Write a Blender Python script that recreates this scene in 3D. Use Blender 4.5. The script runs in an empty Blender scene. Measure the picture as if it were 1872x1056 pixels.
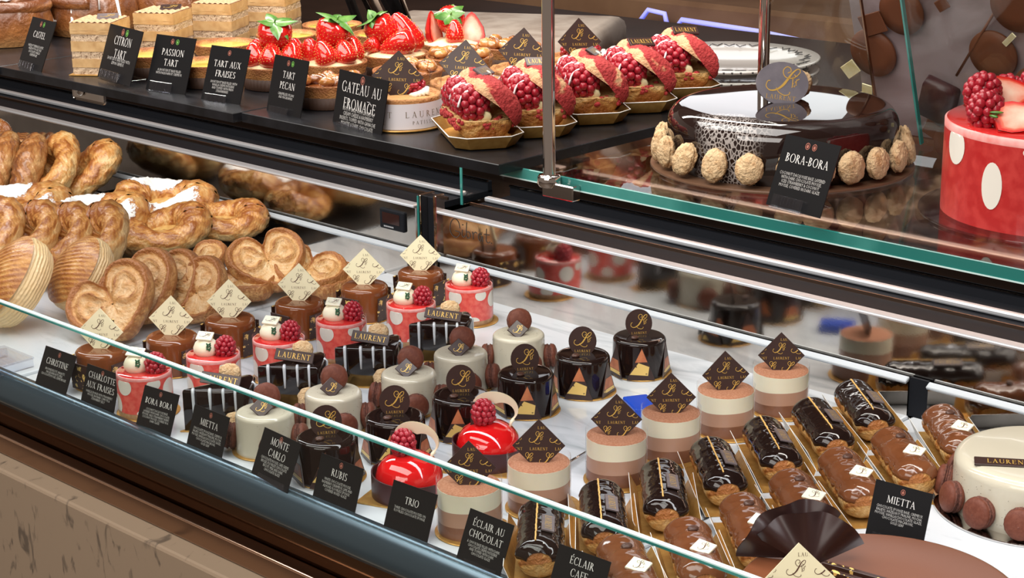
import bpy, bmesh, math, random
from mathutils import Vector, Matrix, noise
rnd = random.Random(7)
SC = bpy.context.scene
COL = SC.collection
PI = math.pi
V = Vector
cos, sin = math.cos, math.sin

# ------------------------------------------------------------ camera
F = 3300.0
CAMP = V((0.0, 0.0, 1.636))
yaw, pitch, roll = math.radians(-44.012), math.radians(16.8436), math.radians(-0.7965)
fw = V((sin(yaw)*cos(pitch), cos(yaw)*cos(pitch), -sin(pitch)))
ri0 = V((cos(yaw), -sin(yaw), 0)); up0 = ri0.cross(fw)
ri = ri0*cos(roll) + up0*sin(roll); upv = up0*cos(roll) - ri0*sin(roll)
cam = bpy.data.cameras.new('camera'); camo = bpy.data.objects.new('camera', cam); COL.objects.link(camo)
cam.sensor_width = 36.0; cam.sensor_fit = 'HORIZONTAL'; cam.lens = F/1872*36.0; cam.clip_start = 0.05
camo.matrix_world = Matrix(((ri.x, upv.x, -fw.x, CAMP.x), (ri.y, upv.y, -fw.y, CAMP.y), (ri.z, upv.z, -fw.z, CAMP.z), (0, 0, 0, 1)))
SC.camera = camo

def ray(x, y): return (fw*F + ri*(x-936.0) - upv*(y-528.0)).normalized()
def onz(x, y, z): d = ray(x, y); return CAMP + d*((z-CAMP.z)/d.z)       # point of a horizontal surface seen at a photo pixel
def ony(x, y, Y): d = ray(x, y); return CAMP + d*((Y-CAMP.y)/d.y)
def onplane(x, y, p, n): d = ray(x, y); return CAMP + d*((p-CAMP).dot(n)/d.dot(n))

# ------------------------------------------------------------ light
w = bpy.data.worlds.new('shop_air'); SC.world = w; w.use_nodes = True
w.node_tree.nodes['Background'].inputs[0].default_value = (0.40, 0.31, 0.25, 1)
w.node_tree.nodes['Background'].inputs[1].default_value = 0.55
def area(name, loc, rot, sx, sy, e, col=(1, 1, 1)):
    l = bpy.data.lights.new(name, 'AREA'); l.shape = 'RECTANGLE'; l.size = sx; l.size_y = sy; l.energy = e; l.color = col
    o = bpy.data.objects.new(name, l); COL.objects.link(o); o.location = loc; o.rotation_euler = rot
    return o
area('ceiling_light_panel', (-1.6, 0.35, 2.9), (math.radians(16), 0, 0), 3.2, 1.4, 84, (1.0, 0.96, 0.91))
area('case_strip_light', (-1.25, 1.34, 2.0), (math.radians(-4), 0, 0), 2.6, 0.12, 22, (1.0, 0.95, 0.88))
area('deck_strip_light', (-1.25, 1.22, 1.278), (math.radians(-6), 0, 0), 2.6, 0.06, 6.0, (0.97, 0.98, 1.0))
area('back_room_light', (-2.3, 3.45, 2.02), (math.radians(-78), 0, 0), 2.2, 0.5, 5.5, (0.97, 0.97, 1.0))
area('front_fill_light', (-0.2, -2.1, 2.7), (math.radians(52), 0, math.radians(20)), 2.8, 1.6, 72, (1.0, 0.94, 0.88))  # soft fill added from the front to brighten the case
SC.view_settings.view_transform = 'Standard'; SC.view_settings.look = 'None'
SC.view_settings.exposure = 0.0; SC.view_settings.gamma = 1.0; SC.view_settings.use_curve_mapping = False
SC.cycles.max_bounces = 10; SC.cycles.transparent_max_bounces = 24; SC.cycles.glossy_bounces = 5; SC.cycles.transmission_bounces = 6
SC.cycles.caustics_reflective = False; SC.cycles.caustics_refractive = False

# ------------------------------------------------------------ mesh builder
class MB:
    def __init__(s): s.v = []; s.f = []; s.m = []; s.sm = []; s.a = []; s.M = Matrix.Identity(4)
    def add(s, vs, fs, mi=0, sm=True, att=None):
        b = len(s.v)
        for i, p in enumerate(vs):
            s.v.append(s.M @ V(p)); s.a.append(att[i] if att else 0.0)
        for k, q in enumerate(fs):
            s.f.append(tuple(b+i for i in q)); s.m.append(mi[k] if isinstance(mi, list) else mi); s.sm.append(sm)
        return s
    def bm(s, bm, mi=0, sm=True):
        bm.verts.index_update()
        s.add([v.co.copy() for v in bm.verts], [[v.index for v in f.verts] for f in bm.faces], mi, sm); bm.free(); return s
    def box(s, c, d, mi=0, bev=0.0, seg=1, M=None):
        bm = bmesh.new(); bmesh.ops.create_cube(bm, size=1.0)
        bmesh.ops.scale(bm, vec=d, verts=bm.verts)
        if bev: bmesh.ops.bevel(bm, geom=bm.edges[:], offset=bev, segments=seg, affect='EDGES', profile=0.5)
        bmesh.ops.transform(bm, matrix=Matrix.Translation(c) @ (M or Matrix.Identity(4)), verts=bm.verts)
        return s.bm(bm, mi, False)
    def prism(s, pts, z0, z1, mi=0, bev=0.0, seg=2, sm=False):
        bm = bmesh.new(); vs = [bm.verts.new((p[0], p[1], z0)) for p in pts]; f = bm.faces.new(vs)
        r = bmesh.ops.extrude_face_region(bm, geom=[f])
        bmesh.ops.translate(bm, vec=(0, 0, z1-z0), verts=[e for e in r['geom'] if isinstance(e, bmesh.types.BMVert)])
        bmesh.ops.recalc_face_normals(bm, faces=bm.faces[:])
        if bev: bmesh.ops.bevel(bm, geom=[e for e in bm.edges if all(v.co.z > z0+1e-6 for v in e.verts)], offset=bev, segments=seg, affect='EDGES', profile=0.5)
        return s.bm(bm, mi, sm)
    def lathe(s, prof, n=32, mi=0, wob=None, att=None, sm=True, sx=1.0, sy=1.0):
        vs = []; at = []; fs = []; ms = []
        for j, (r, z) in enumerate(prof):
            for i in range(n):
                t = 2*PI*i/n; rr, zz = r, z
                if wob: rr, zz = wob(t, r, z, j)
                vs.append((rr*cos(t)*sx, rr*sin(t)*sy, zz)); at.append(att(t, r, z, j) if att else 0.0)
        for j in range(len(prof)-1):
            for i in range(n):
                k = (i+1) % n
                fs.append((j*n+i, j*n+k, (j+1)*n+k, (j+1)*n+i)); ms.append(mi[j] if isinstance(mi, list) else mi)
        s.add(vs, fs, ms, sm, at)
        if prof[0][0] > 1e-6: s.add(vs[:n], [tuple(range(n-1, -1, -1))], mi[0] if isinstance(mi, list) else mi, False, at[:n])
        if prof[-1][0] > 1e-6: s.add(vs[-n:], [tuple(range(n))], mi[-1] if isinstance(mi, list) else mi, False, at[-n:])
        return s
    def tube(s, pts, rad, n=8, mi=0, fl=1.0, wob=None, att=None, caps=True, up=None, closed=False):
        pts = [V(p) for p in pts]; N = len(pts); vs = []; at = []; fs = []
        pu = None
        for i, p in enumerate(pts):
            if closed: t = pts[(i+1) % N]-pts[i-1]
            else: t = pts[min(i+1, N-1)]-pts[max(i-1, 0)]
            if t.length < 1e-9: t = V((0, 0, 1))
            t.normalize()
            if up is not None: a = V(up)
            elif pu is not None: a = pu
            else: a = V((0, 0, 1)) if abs(t.z) < 0.9 else V((1, 0, 0))
            b = t.cross(a)
            if b.length < 1e-6: b = t.orthogonal()
            b.normalize(); a = b.cross(t).normalized(); pu = a
            r = rad[i] if isinstance(rad, (list, tuple)) else rad
            for k in range(n):
                q = 2*PI*k/n; rr = r*(wob(i/(N-1), q) if wob else 1.0)
                vs.append(p + b*(rr*cos(q)) + a*(rr*fl*sin(q))); at.append(att(i/(N-1), q) if att else 0.0)
        for i in range(N if closed else N-1):
            i2 = (i+1) % N
            for k in range(n):
                k2 = (k+1) % n
                fs.append((i*n+k, i*n+k2, i2*n+k2, i2*n+k))
        if caps and not closed: fs.append(tuple(range(n-1, -1, -1))); fs.append(tuple((N-1)*n+k for k in range(n)))
        return s.add(vs, fs, mi, True, at)
    def ell(s, c, r, nu=20, nv=12, mi=0, disp=None, att=None, M=None, sm=True):
        vs = []; at = []; fs = []; c = V(c)
        for j in range(nv+1):
            ph = -PI/2 + PI*j/nv
            for i in range(nu):
                t = 2*PI*i/nu; d = V((cos(ph)*cos(t), cos(ph)*sin(t), sin(ph)))
                k = 1.0 + (disp(d) if disp else 0.0)
                p = V((d.x*r[0]*k, d.y*r[1]*k, d.z*r[2]*k))
                if M: p = M @ p
                vs.append(c+p); at.append(att(d) if att else 0.0)
        for j in range(nv):
            for i in range(nu):
                k = (i+1) % nu; fs.append((j*nu+i, j*nu+k, (j+1)*nu+k, (j+1)*nu+i))
        return s.add(vs, fs, mi, sm, at)
    def grid(s, fn, nu, nv, mi=0, att=None, sm=True):
        vs = []; at = []; fs = []
        for j in range(nv+1):
            for i in range(nu+1):
                vs.append(fn(i/nu, j/nv)); at.append(att(i/nu, j/nv) if att else 0.0)
        for j in range(nv):
            for i in range(nu):
                a = j*(nu+1)+i; fs.append((a, a+1, a+nu+2, a+nu+1))
        return s.add(vs, fs, mi, sm, at)
    def plate(s, outline, thick, M=None, mi=0):
        """flat outline in local xz, thickness along +y (back), front face at y=0"""
        n = len(outline); T = M or Matrix.Identity(4)
        vs = [T @ V((x, 0, z)) for x, z in outline] + [T @ V((x, thick, z)) for x, z in outline]
        fs = [tuple(range(n)), tuple(range(2*n-1, n-1, -1))] + [(i, n+i, n+(i+1) % n, (i+1) % n) for i in range(n)]
        return s.add(vs, fs, mi, False)
    def tri2d(s, tris, M, mi=0, y=-0.0002):
        """list of 2D polygons (x,z) laid just in front of a plate"""
        for poly in tris:
            s.add([M @ V((x, y, z)) for x, z in poly], [tuple(range(len(poly)))], mi, False)
        return s
    def mesh(s, name, mats):
        me = bpy.data.meshes.new(name); me.from_pydata(s.v, [], s.f)
        me.polygons.foreach_set('material_index', s.m); me.polygons.foreach_set('use_smooth', s.sm)
        if any(s.a):
            a = me.attributes.new('bake', 'FLOAT', 'POINT'); a.data.foreach_set('value', s.a)
        for m in mats: me.materials.append(m)
        me.validate(); me.update(); return me
    def build(s, name, mats, parent=None, fix=True):
        if not isinstance(mats, (list, tuple)): mats = [mats]
        me = s.mesh(name, mats)
        if fix:
            bm = bmesh.new(); bm.from_mesh(me); bmesh.ops.recalc_face_normals(bm, faces=bm.faces[:]); bm.to_mesh(me); bm.free()
        o = bpy.data.objects.new(name, me); COL.objects.link(o)
        if parent: o.parent = parent
        return o

def tag(o, label, cat, group=None):
    o['label'] = label; o['category'] = cat
    if group: o['group'] = group
    return o
def thing(name, label='', cat='', loc=(0, 0, 0), rz=0.0, group=None):
    o = bpy.data.objects.new(name, None); COL.objects.link(o); o.empty_display_size = 0.02
    o.location = loc; o.rotation_euler = (0, 0, rz)
    if label: tag(o, label, cat, group)
    return o
def struct(name, mb, m):
    o = mb.build(name, m); o['kind'] = 'structure'; return o
def copy_tree(o, parent=None):
    c = o.copy(); COL.objects.link(c)
    if parent: c.parent = parent
    for ch in list(o.children): copy_tree(ch, c)
    return c
class Kind:
    """first placing moves the original, the next ones copy it with its parts"""
    def __init__(s, root, cat, group): s.root = root; s.cat = cat; s.group = group; s.n = 0
    def put(s, loc, rz, label, scale=1.0, rot=None):
        o = s.root if s.n == 0 else copy_tree(s.root)
        s.n += 1; o.location = loc; o.rotation_euler = rot if rot else (0, 0, rz); o.scale = (scale,)*3
        tag(o, label, s.cat, s.group); return o
def T(x=0, y=0, z=0): return Matrix.Translation((x, y, z))
def RX(a): return Matrix.Rotation(math.radians(a), 4, 'X')
def RY(a): return Matrix.Rotation(math.radians(a), 4, 'Y')
def RZ(a): return Matrix.Rotation(math.radians(a), 4, 'Z')
def nz(p, k=1.0): return noise.noise(V(p)*k)
def cat_rom(pts, n=6, closed=False):
    pts = [V(p) for p in pts]; out = []; N = len(pts)
    for i in range(N if closed else N-1):
        a = pts[(i-1) % N] if closed or i > 0 else pts[0]*2-pts[1]
        b = pts[i]; c = pts[(i+1) % N]
        d = pts[(i+2) % N] if closed or i+2 < N else pts[-1]*2-pts[-2]
        for k in range(n):
            t = k/n
            out.append(0.5*((2*b)+(c-a)*t+(2*a-5*b+4*c-d)*t*t+(3*b-a-3*c+d)*t*t*t))
    if not closed: out.append(pts[-1])
    return out
# ------------------------------------------------------------ materials
def mat(name, col, rough=0.5, metal=0.0, coat=0.0, sub=0.0, subr=(1, 0.4, 0.2), spec=0.5, col2=None, nscale=60.0, nlo=0.4, nhi=0.65, bump=0.0, bscale=200.0, bdist=0.001, det=4.0, coatr=0.03, trans=0.0, ior=1.45):
    m = bpy.data.materials.new(name); m.use_nodes = True; nt = m.node_tree; b = nt.nodes['Principled BSDF']
    b.inputs['Base Color'].default_value = (*col, 1); b.inputs['Roughness'].default_value = rough; b.inputs['Metallic'].default_value = metal
    b.inputs['Coat Weight'].default_value = coat; b.inputs['Coat Roughness'].default_value = coatr
    b.inputs['Specular IOR Level'].default_value = spec; b.inputs['IOR'].default_value = ior
    b.inputs['Transmission Weight'].default_value = trans
    if sub: b.inputs['Subsurface Weight'].default_value = sub; b.inputs['Subsurface Radius'].default_value = subr; b.inputs['Subsurface Scale'].default_value = 0.004
    if col2 or bump:
        tc = nt.nodes.new('ShaderNodeTexCoord')
    if col2:
        n = nt.nodes.new('ShaderNodeTexNoise'); n.inputs['Scale'].default_value = nscale; n.inputs['Detail'].default_value = det
        nt.links.new(tc.outputs['Object'], n.inputs['Vector'])
        r = nt.nodes.new('ShaderNodeValToRGB'); r.color_ramp.elements[0].position = nlo; r.color_ramp.elements[1].position = nhi
        r.color_ramp.elements[0].color = (*col, 1); r.color_ramp.elements[1].color = (*col2, 1)
        nt.links.new(n.outputs['Fac'], r.inputs['Fac']); nt.links.new(r.outputs['Color'], b.inputs['Base Color'])
    if bump:
        n2 = nt.nodes.new('ShaderNodeTexNoise'); n2.inputs['Scale'].default_value = bscale; n2.inputs['Detail'].default_value = 5
        nt.links.new(tc.outputs['Object'], n2.inputs['Vector'])
        bp = nt.nodes.new('ShaderNodeBump'); bp.inputs['Strength'].default_value = bump; bp.inputs['Distance'].default_value = bdist
        nt.links.new(n2.outputs['Fac'], bp.inputs['Height']); nt.links.new(bp.outputs['Normal'], b.inputs['Normal'])
    return m
def bakemat(name, pale, mid, dark, rough=0.45, coat=0.0, bump=0.4, nscale=90.0, bscale=260.0, amt=0.5, coatr=0.1, extra=None):
    """crust whose browning follows the 'bake' value stored on the mesh, broken up by noise"""
    m = mat(name, mid, rough, coat=coat, bump=bump, bscale=bscale, coatr=coatr, bdist=0.003); nt = m.node_tree; b = nt.nodes['Principled BSDF']
    at = nt.nodes.new('ShaderNodeAttribute'); at.attribute_name = 'bake'
    tc = nt.nodes.new('ShaderNodeTexCoord'); n = nt.nodes.new('ShaderNodeTexNoise'); n.inputs['Scale'].default_value = nscale; n.inputs['Detail'].default_value = 6
    nt.links.new(tc.outputs['Object'], n.inputs['Vector'])
    ma = nt.nodes.new('ShaderNodeMath'); ma.operation = 'MULTIPLY_ADD'; nt.links.new(n.outputs['Fac'], ma.inputs[0]); ma.inputs[1].default_value = amt
    nt.links.new(at.outputs['Fac'], ma.inputs[2])
    r = nt.nodes.new('ShaderNodeValToRGB'); e = r.color_ramp.elements
    e[0].position = 0.15+amt*0.3; e[0].color = (*pale, 1); e[1].position = 0.95+amt*0.3; e[1].color = (*dark, 1)
    x = e.new(0.55+amt*0.3); x.color = (*mid, 1)
    if extra:
        y = e.new(extra[0]); y.color = (*extra[1], 1)
    nt.links.new(ma.outputs[0], r.inputs['Fac']); nt.links.new(r.outputs['Color'], b.inputs['Base Color'])
    return m
def glassmat(name, tint=(0.97, 0.99, 0.98), ior=1.45, gl=1.0, rough=0.0, dust=0.0):
    m = bpy.data.materials.new(name); m.use_nodes = True; nt = m.node_tree; nt.nodes.remove(nt.nodes['Principled BSDF'])
    o = nt.nodes['Material Output']; t = nt.nodes.new('ShaderNodeBsdfTransparent'); t.inputs[0].default_value = (*tint, 1)
    g = nt.nodes.new('ShaderNodeBsdfGlossy'); g.inputs['Roughness'].default_value = rough
    lw = nt.nodes.new('ShaderNodeLayerWeight'); lw.inputs[0].default_value = 0.5
    pw = nt.nodes.new('ShaderNodeMath'); pw.operation = 'POWER'; pw.inputs[1].default_value = 5.0; nt.links.new(lw.outputs['Facing'], pw.inputs[0])
    mu = nt.nodes.new('ShaderNodeMath'); mu.operation = 'MULTIPLY_ADD'; mu.inputs[1].default_value = 0.9*gl; mu.inputs[2].default_value = gl*((ior-1)/(ior+1))**2; nt.links.new(pw.outputs[0], mu.inputs[0])
    mx = nt.nodes.new('ShaderNodeMixShader'); nt.links.new(mu.outputs[0], mx.inputs[0]); nt.links.new(t.outputs[0], mx.inputs[1]); nt.links.new(g.outputs[0], mx.inputs[2])
    last = mx
    if dust:
        tc = nt.nodes.new('ShaderNodeTexCoord'); vo = nt.nodes.new('ShaderNodeTexVoronoi'); vo.inputs['Scale'].default_value = 95
        nt.links.new(tc.outputs['Object'], vo.inputs['Vector'])
        lt = nt.nodes.new('ShaderNodeMath'); lt.operation = 'LESS_THAN'; lt.inputs[1].default_value = 0.075; nt.links.new(vo.outputs['Distance'], lt.inputs[0])
        mm = nt.nodes.new('ShaderNodeMath'); mm.operation = 'MULTIPLY'; mm.inputs[1].default_value = dust; nt.links.new(lt.outputs[0], mm.inputs[0])
        df = nt.nodes.new('ShaderNodeBsdfDiffuse'); df.inputs[0].default_value = (0.8, 0.8, 0.8, 1)
        m2 = nt.nodes.new('ShaderNodeMixShader'); nt.links.new(mm.outputs[0], m2.inputs[0]); nt.links.new(mx.outputs[0], m2.inputs[1]); nt.links.new(df.outputs[0], m2.inputs[2]); last = m2
    nt.links.new(last.outputs[0], o.inputs['Surface']); return m
def marblemat(name, base, vein, rough=0.15, sc=9.0, stretch=(1, 1, 1), lo=0.53, hi=0.72):
    m = mat(name, base, rough); nt = m.node_tree; b = nt.nodes['Principled BSDF']
    tc = nt.nodes.new('ShaderNodeTexCoord'); mp = nt.nodes.new('ShaderNodeMapping'); mp.inputs['Scale'].default_value = stretch
    nt.links.new(tc.outputs['Object'], mp.inputs['Vector'])
    n = nt.nodes.new('ShaderNodeTexNoise'); n.inputs['Scale'].default_value = sc; n.inputs['Detail'].default_value = 9; n.inputs['Distortion'].default_value = 1.4
    nt.links.new(mp.outputs[0], n.inputs['Vector'])
    r = nt.nodes.new('ShaderNodeValToRGB'); e = r.color_ramp.elements; e[0].position = lo; e[0].color = (*base, 1); e[1].position = hi; e[1].color = (*vein, 1)
    nt.links.new(n.outputs['Fac'], r.inputs['Fac']); nt.links.new(r.outputs['Color'], b.inputs['Base Color']); return m
def fleckmat(name, base, gold=(0.85, 0.58, 0.18), sc=140.0, th=0.60, rough=0.35):
    m = mat(name, base, rough); nt = m.node_tree; b = nt.nodes['Principled BSDF']
    tc = nt.nodes.new('ShaderNodeTexCoord'); n = nt.nodes.new('ShaderNodeTexNoise'); n.inputs['Scale'].default_value = sc; n.inputs['Detail'].default_value = 3
    nt.links.new(tc.outputs['Object'], n.inputs['Vector'])
    r = nt.nodes.new('ShaderNodeValToRGB'); e = r.color_ramp.elements; e[0].position = th; e[0].color = (*base, 1); e[1].position = th+0.01; e[1].color = (*gold, 1)
    nt.links.new(n.outputs['Fac'], r.inputs['Fac']); nt.links.new(r.outputs['Color'], b.inputs['Base Color']); return m

M_marble = marblemat('white_marble', (0.66, 0.69, 0.73), (0.40, 0.44, 0.48), 0.12, 7.0, (1, 4, 1), 0.54, 0.78)
M_beige = marblemat('beige_marble', (0.29, 0.215, 0.150), (0.12, 0.092, 0.068), 0.28, 24.0, (2.2, 1, 0.8), 0.60, 0.72)
M_steel = mat('brushed_steel', (0.62, 0.58, 0.54), 0.085, 1.0, col2=(0.70, 0.66, 0.62), nscale=30, bump=0.02, bscale=400)
M_lip = mat('bright_aluminium', (0.80, 0.82, 0.86), 0.35, 0.7)
M_chrome = mat('polished_chrome', (0.75, 0.72, 0.70), 0.06, 1.0)
M_black = mat('black_rubber', (0.010, 0.011, 0.014), 0.5, spec=0.12)
M_slate = mat('black_slate', (0.007, 0.007, 0.008), 0.27, col2=(0.016, 0.016, 0.019), nscale=25, spec=0.4)
M_darktray = mat('dark_tray', (0.04, 0.035, 0.033), 0.18)
M_bronze = mat('bronze_mirror', (0.20, 0.115, 0.065), 0.10, 1.0)
M_copper = mat('copper_trim', (0.36, 0.225, 0.155), 0.26, 1.0)
M_guard = mat('blue_grey_steel', (0.10, 0.145, 0.175), 0.25, 0.8)
M_mirror = mat('brown_mirror', (0.66, 0.43, 0.33), 0.05, 1.0)
M_glass = glassmat('clear_glass'); M_dusty = glassmat('dusty_glass', dust=0.35)
M_clear = glassmat('clear_acetate', (0.99, 0.99, 0.99), 1.35, 0.9)
M_acryl = glassmat('clear_acrylic', (0.93, 0.94, 0.97), 1.5, 1.3)
M_edge = mat('green_glass_edge', (0.020, 0.17, 0.15), 0.08, spec=0.9, col2=(0.09, 0.36, 0.32), nscale=9, nlo=0.45, nhi=0.7)
M_edge2 = mat('bright_glass_edge', (0.62, 0.80, 0.79), 0.10, spec=0.8)
M_gold = mat('gold_lettering', (0.72, 0.45, 0.10), 0.35, 0.35)
M_brownink = mat('brown_ink', (0.10, 0.042, 0.025), 0.5)
M_choco = mat('dark_chocolate', (0.040, 0.020, 0.017), 0.30)
M_chocoL = mat('bloomed_chocolate', (0.105, 0.080, 0.082), 0.34, col2=(0.15, 0.118, 0.12), nscale=70)
M_cream = mat('cream_plaque', (0.80, 0.74, 0.50), 0.35)
M_white = mat('white_chocolate', (0.86, 0.82, 0.66), 0.32, sub=0.2)
M_goldcard = mat('gold_card', (0.62, 0.33, 0.085), 0.34, 0.6, col2=(0.74, 0.44, 0.13), nscale=120)
M_paperback = mat('white_card_back', (0.75, 0.73, 0.70), 0.6)
M_brownglaze = mat('caramel_brown_glaze', (0.190, 0.056, 0.018), 0.10, coat=0.4, sub=0.0)
M_fleck = fleckmat('gold_flecked_chocolate', (0.048, 0.022, 0.016))
M_red = mat('red_mousse', (0.74, 0.075, 0.06), 0.35, col2=(0.82, 0.15, 0.115), nscale=160, coat=0.3)
M_red2 = mat('deep_red_mousse', (0.47, 0.022, 0.022), 0.32, col2=(0.56, 0.045, 0.04), nscale=120, coat=0.3)
M_redtop = mat('red_jelly', (0.62, 0.030, 0.028), 0.05, coat=1.0)
M_pinkring = mat('pink_mousse', (0.78, 0.36, 0.34), 0.35, col2=(0.72, 0.22, 0.2), nscale=90)
M_dot = mat('vanilla_dot', (0.82, 0.78, 0.70), 0.4, coat=0.3)
M_sponge = mat('tan_sponge', (0.55, 0.33, 0.17), 0.8, col2=(0.42, 0.23, 0.11), nscale=200, bump=0.6)
M_creamdome = mat('vanilla_cream', (0.84, 0.78, 0.60), 0.42, sub=0.2)
M_green = mat('green_sprig', (0.03, 0.12, 0.06), 0.5, col2=(0.07, 0.22, 0.10), nscale=300)
M_rasp = mat('raspberry_red', (0.36, 0.013, 0.027), 0.28, sub=0.15, subr=(1, 0.2, 0.2), coat=0.25)
M_darkglaze = mat('black_chocolate_glaze', (0.012, 0.006, 0.005), 0.05, coat=0.35, spec=0.4)
M_milk = mat('white_glaze_drip', (0.55, 0.58, 0.62), 0.15, coat=0.6)
M_dacq = mat('coconut_biscuit', (0.76, 0.54, 0.31), 0.8, col2=(0.54, 0.30, 0.13), nscale=170, nlo=0.45, nhi=0.75, bump=1.0, bscale=420, bdist=0.003)
M_frost = mat('frosted_chocolate', (0.135, 0.125, 0.15), 0.5, col2=(0.19, 0.175, 0.20), nscale=60)
M_mietta = mat('vanilla_glaze', (0.545, 0.50, 0.395), 0.16, coat=0.4)
M_mac = mat('brown_macaron_shell', (0.125, 0.036, 0.021), 0.5, col2=(0.155, 0.049, 0.030), nscale=300, bump=0.15, bscale=900, spec=0.25)
M_macfoot = mat('brown_macaron_foot', (0.17, 0.06, 0.04), 0.85, col2=(0.08, 0.028, 0.02), nscale=420, bump=1.0, bscale=900)
M_orange = mat('copper_transfer', (0.50, 0.17, 0.07), 0.4, col2=(0.34, 0.085, 0.035), nscale=90)
M_goldt = mat('gold_transfer', (0.76, 0.52, 0.16), 0.35, 0.2, col2=(0.05, 0.025, 0.018), nscale=170, nlo=0.60, nhi=0.66)
M_redglaze = mat('ruby_mirror_glaze', (0.66, 0.008, 0.010), 0.035, coat=1.0)
M_tubechoc = mat('maroon_chocolate', (0.055, 0.018, 0.02), 0.35)
M_cocoa = mat('cocoa_powder', (0.36, 0.145, 0.075), 0.9, col2=(0.46, 0.22, 0.13), nscale=500, bump=0.6, bscale=1200)
M_wmousse = mat('white_mousse', (0.84, 0.78, 0.60), 0.4, sub=0.1)
M_mmousse = mat('milk_mousse', (0.47, 0.27, 0.185), 0.45, col2=(0.47, 0.265, 0.18), nscale=80)
M_dmousse = mat('chocolate_mousse', (0.25, 0.105, 0.058), 0.45, col2=(0.21, 0.085, 0.045), nscale=80)
M_bean = mat('coffee_bean', (0.075, 0.033, 0.022), 0.4)
M_choux = bakemat('choux_crust', (0.72, 0.48, 0.21), (0.59, 0.30, 0.085), (0.36, 0.125, 0.028), 0.42, 0.1, 1.0, 75, 300, 0.8)
M_puff = bakemat('golden_puff_crust', (0.72, 0.52, 0.27), (0.56, 0.27, 0.075), (0.33, 0.115, 0.028), 0.34, 0.25, 0.7, 45, 240, 0.5, 0.15)
M_danish = bakemat('danish_crust', (0.76, 0.52, 0.24), (0.57, 0.265, 0.075), (0.30, 0.095, 0.022), 0.32, 0.25, 0.7, 45, 220, 0.5, 0.15)
M_sugarp = bakemat('sugared_palmier_crust', (0.76, 0.56, 0.33), (0.60, 0.32, 0.115), (0.36, 0.135, 0.038), 0.40, 0.15, 1.0, 70, 330, 0.8, 0.2)
M_tart = bakemat('shortcrust', (0.60, 0.33, 0.12), (0.48, 0.21, 0.065), (0.30, 0.105, 0.03), 0.55, 0.0, 0.6, 70, 500, 0.5)
M_flute = mat('brown_paper_case', (0.06, 0.028, 0.017), 0.6)
M_custard = mat('yellow_curd', (0.86, 0.66, 0.13), 0.06, coat=1.0, sub=0.1)
M_sugar = mat('icing_sugar', (0.82, 0.80, 0.80), 0.9)
M_brownroll = bakemat('brown_roll_crust', (0.56, 0.31, 0.125), (0.37, 0.142, 0.042), (0.16, 0.05, 0.015), 0.3, 0.35, 0.6, 45, 220, 0.5, 0.15)
M_icing = mat('white_icing', (0.72, 0.68, 0.66), 0.25, coat=0.4)
M_strawb = mat('strawberry_red', (0.60, 0.014, 0.012), 0.12, coat=0.9)
M_strawcut = bakemat('cut_strawberry', (0.88, 0.62, 0.48), (0.80, 0.17, 0.10), (0.62, 0.02, 0.016), 0.2, 0.5, 0.1, 120, 300, 0.35)
M_seed = mat('strawberry_seed', (0.72, 0.42, 0.08), 0.3)
M_leaf = mat('strawberry_leaf', (0.045, 0.15, 0.018), 0.35, col2=(0.14, 0.30, 0.055), nscale=80, coat=0.3)
M_nut = bakemat('glazed_nuts', (0.70, 0.40, 0.15), (0.48, 0.19, 0.05), (0.20, 0.06, 0.018), 0.12, 0.9, 0.3, 60, 200, 0.6, 0.05)
M_band = mat('white_satin_band', (0.80, 0.77, 0.80), 0.35)
M_bandtext = mat('champagne_lettering', (0.42, 0.32, 0.20), 0.3, 0.7)
M_cookred = bakemat('red_cracked_crust', (0.70, 0.42, 0.22), (0.52, 0.085, 0.055), (0.40, 0.030, 0.030), 0.75, 0.0, 1.0, 110, 330, 0.7)
M_creamfill = mat('custard_cream', (0.82, 0.70, 0.42), 0.35, sub=0.1)
M_egg = mat('baked_custard', (0.74, 0.50, 0.17), 0.3, col2=(0.50, 0.24, 0.07), nscale=50, coat=0.3)
M_castsponge = mat('hazelnut_sponge', (0.62, 0.46, 0.31), 0.9, col2=(0.20, 0.10, 0.05), nscale=420, nlo=0.56, nhi=0.70, bump=1.0, bscale=500)
M_castcream = mat('praline_cream', (0.66, 0.43, 0.20), 0.5, col2=(0.56, 0.33, 0.14), nscale=80, bump=0.3, bscale=120)
M_casttop = mat('cocoa_dusted_cream', (0.50, 0.26, 0.14), 0.85, col2=(0.62, 0.37, 0.21), nscale=200, bump=0.4, bscale=600)
M_card = mat('black_card', (0.010, 0.010, 0.011), 0.28, spec=0.35)
M_ink = mat('white_lettering', (0.80, 0.78, 0.75), 0.5)
M_ink2 = mat('grey_lettering', (0.50, 0.49, 0.47), 0.5)
M_pinkink = mat('rose_emblem', (0.40, 0.14, 0.10), 0.5)
M_greenink = mat('green_emblem', (0.16, 0.42, 0.08), 0.5)
M_plate = mat('white_porcelain', (0.68, 0.64, 0.60), 0.12, coat=0.5)
M_plateink = mat('plate_pattern', (0.05, 0.045, 0.045), 0.3)
M_brownwall = mat('brown_wall', (0.06, 0.026, 0.018), 0.4, col2=(0.12, 0.055, 0.04), nscale=6)
M_wood = mat('warm_wood', (0.26, 0.145, 0.08), 0.45, col2=(0.19, 0.10, 0.055), nscale=8)
M_darkwood = mat('dark_wood', (0.045, 0.026, 0.018), 0.3, col2=(0.03, 0.018, 0.013), nscale=8)
M_linen = mat('pale_linen', (0.64, 0.54, 0.45), 0.8, col2=(0.44, 0.34, 0.27), nscale=20)
M_lilac = marblemat('lilac_reflection', (0.30, 0.235, 0.245), (0.15, 0.095, 0.09), 0.3, 9.0, (1, 1, 1), 0.48, 0.72)
M_brownrefl = mat('brown_reflection', (0.13, 0.046, 0.022), 0.45, spec=0.25)
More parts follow.
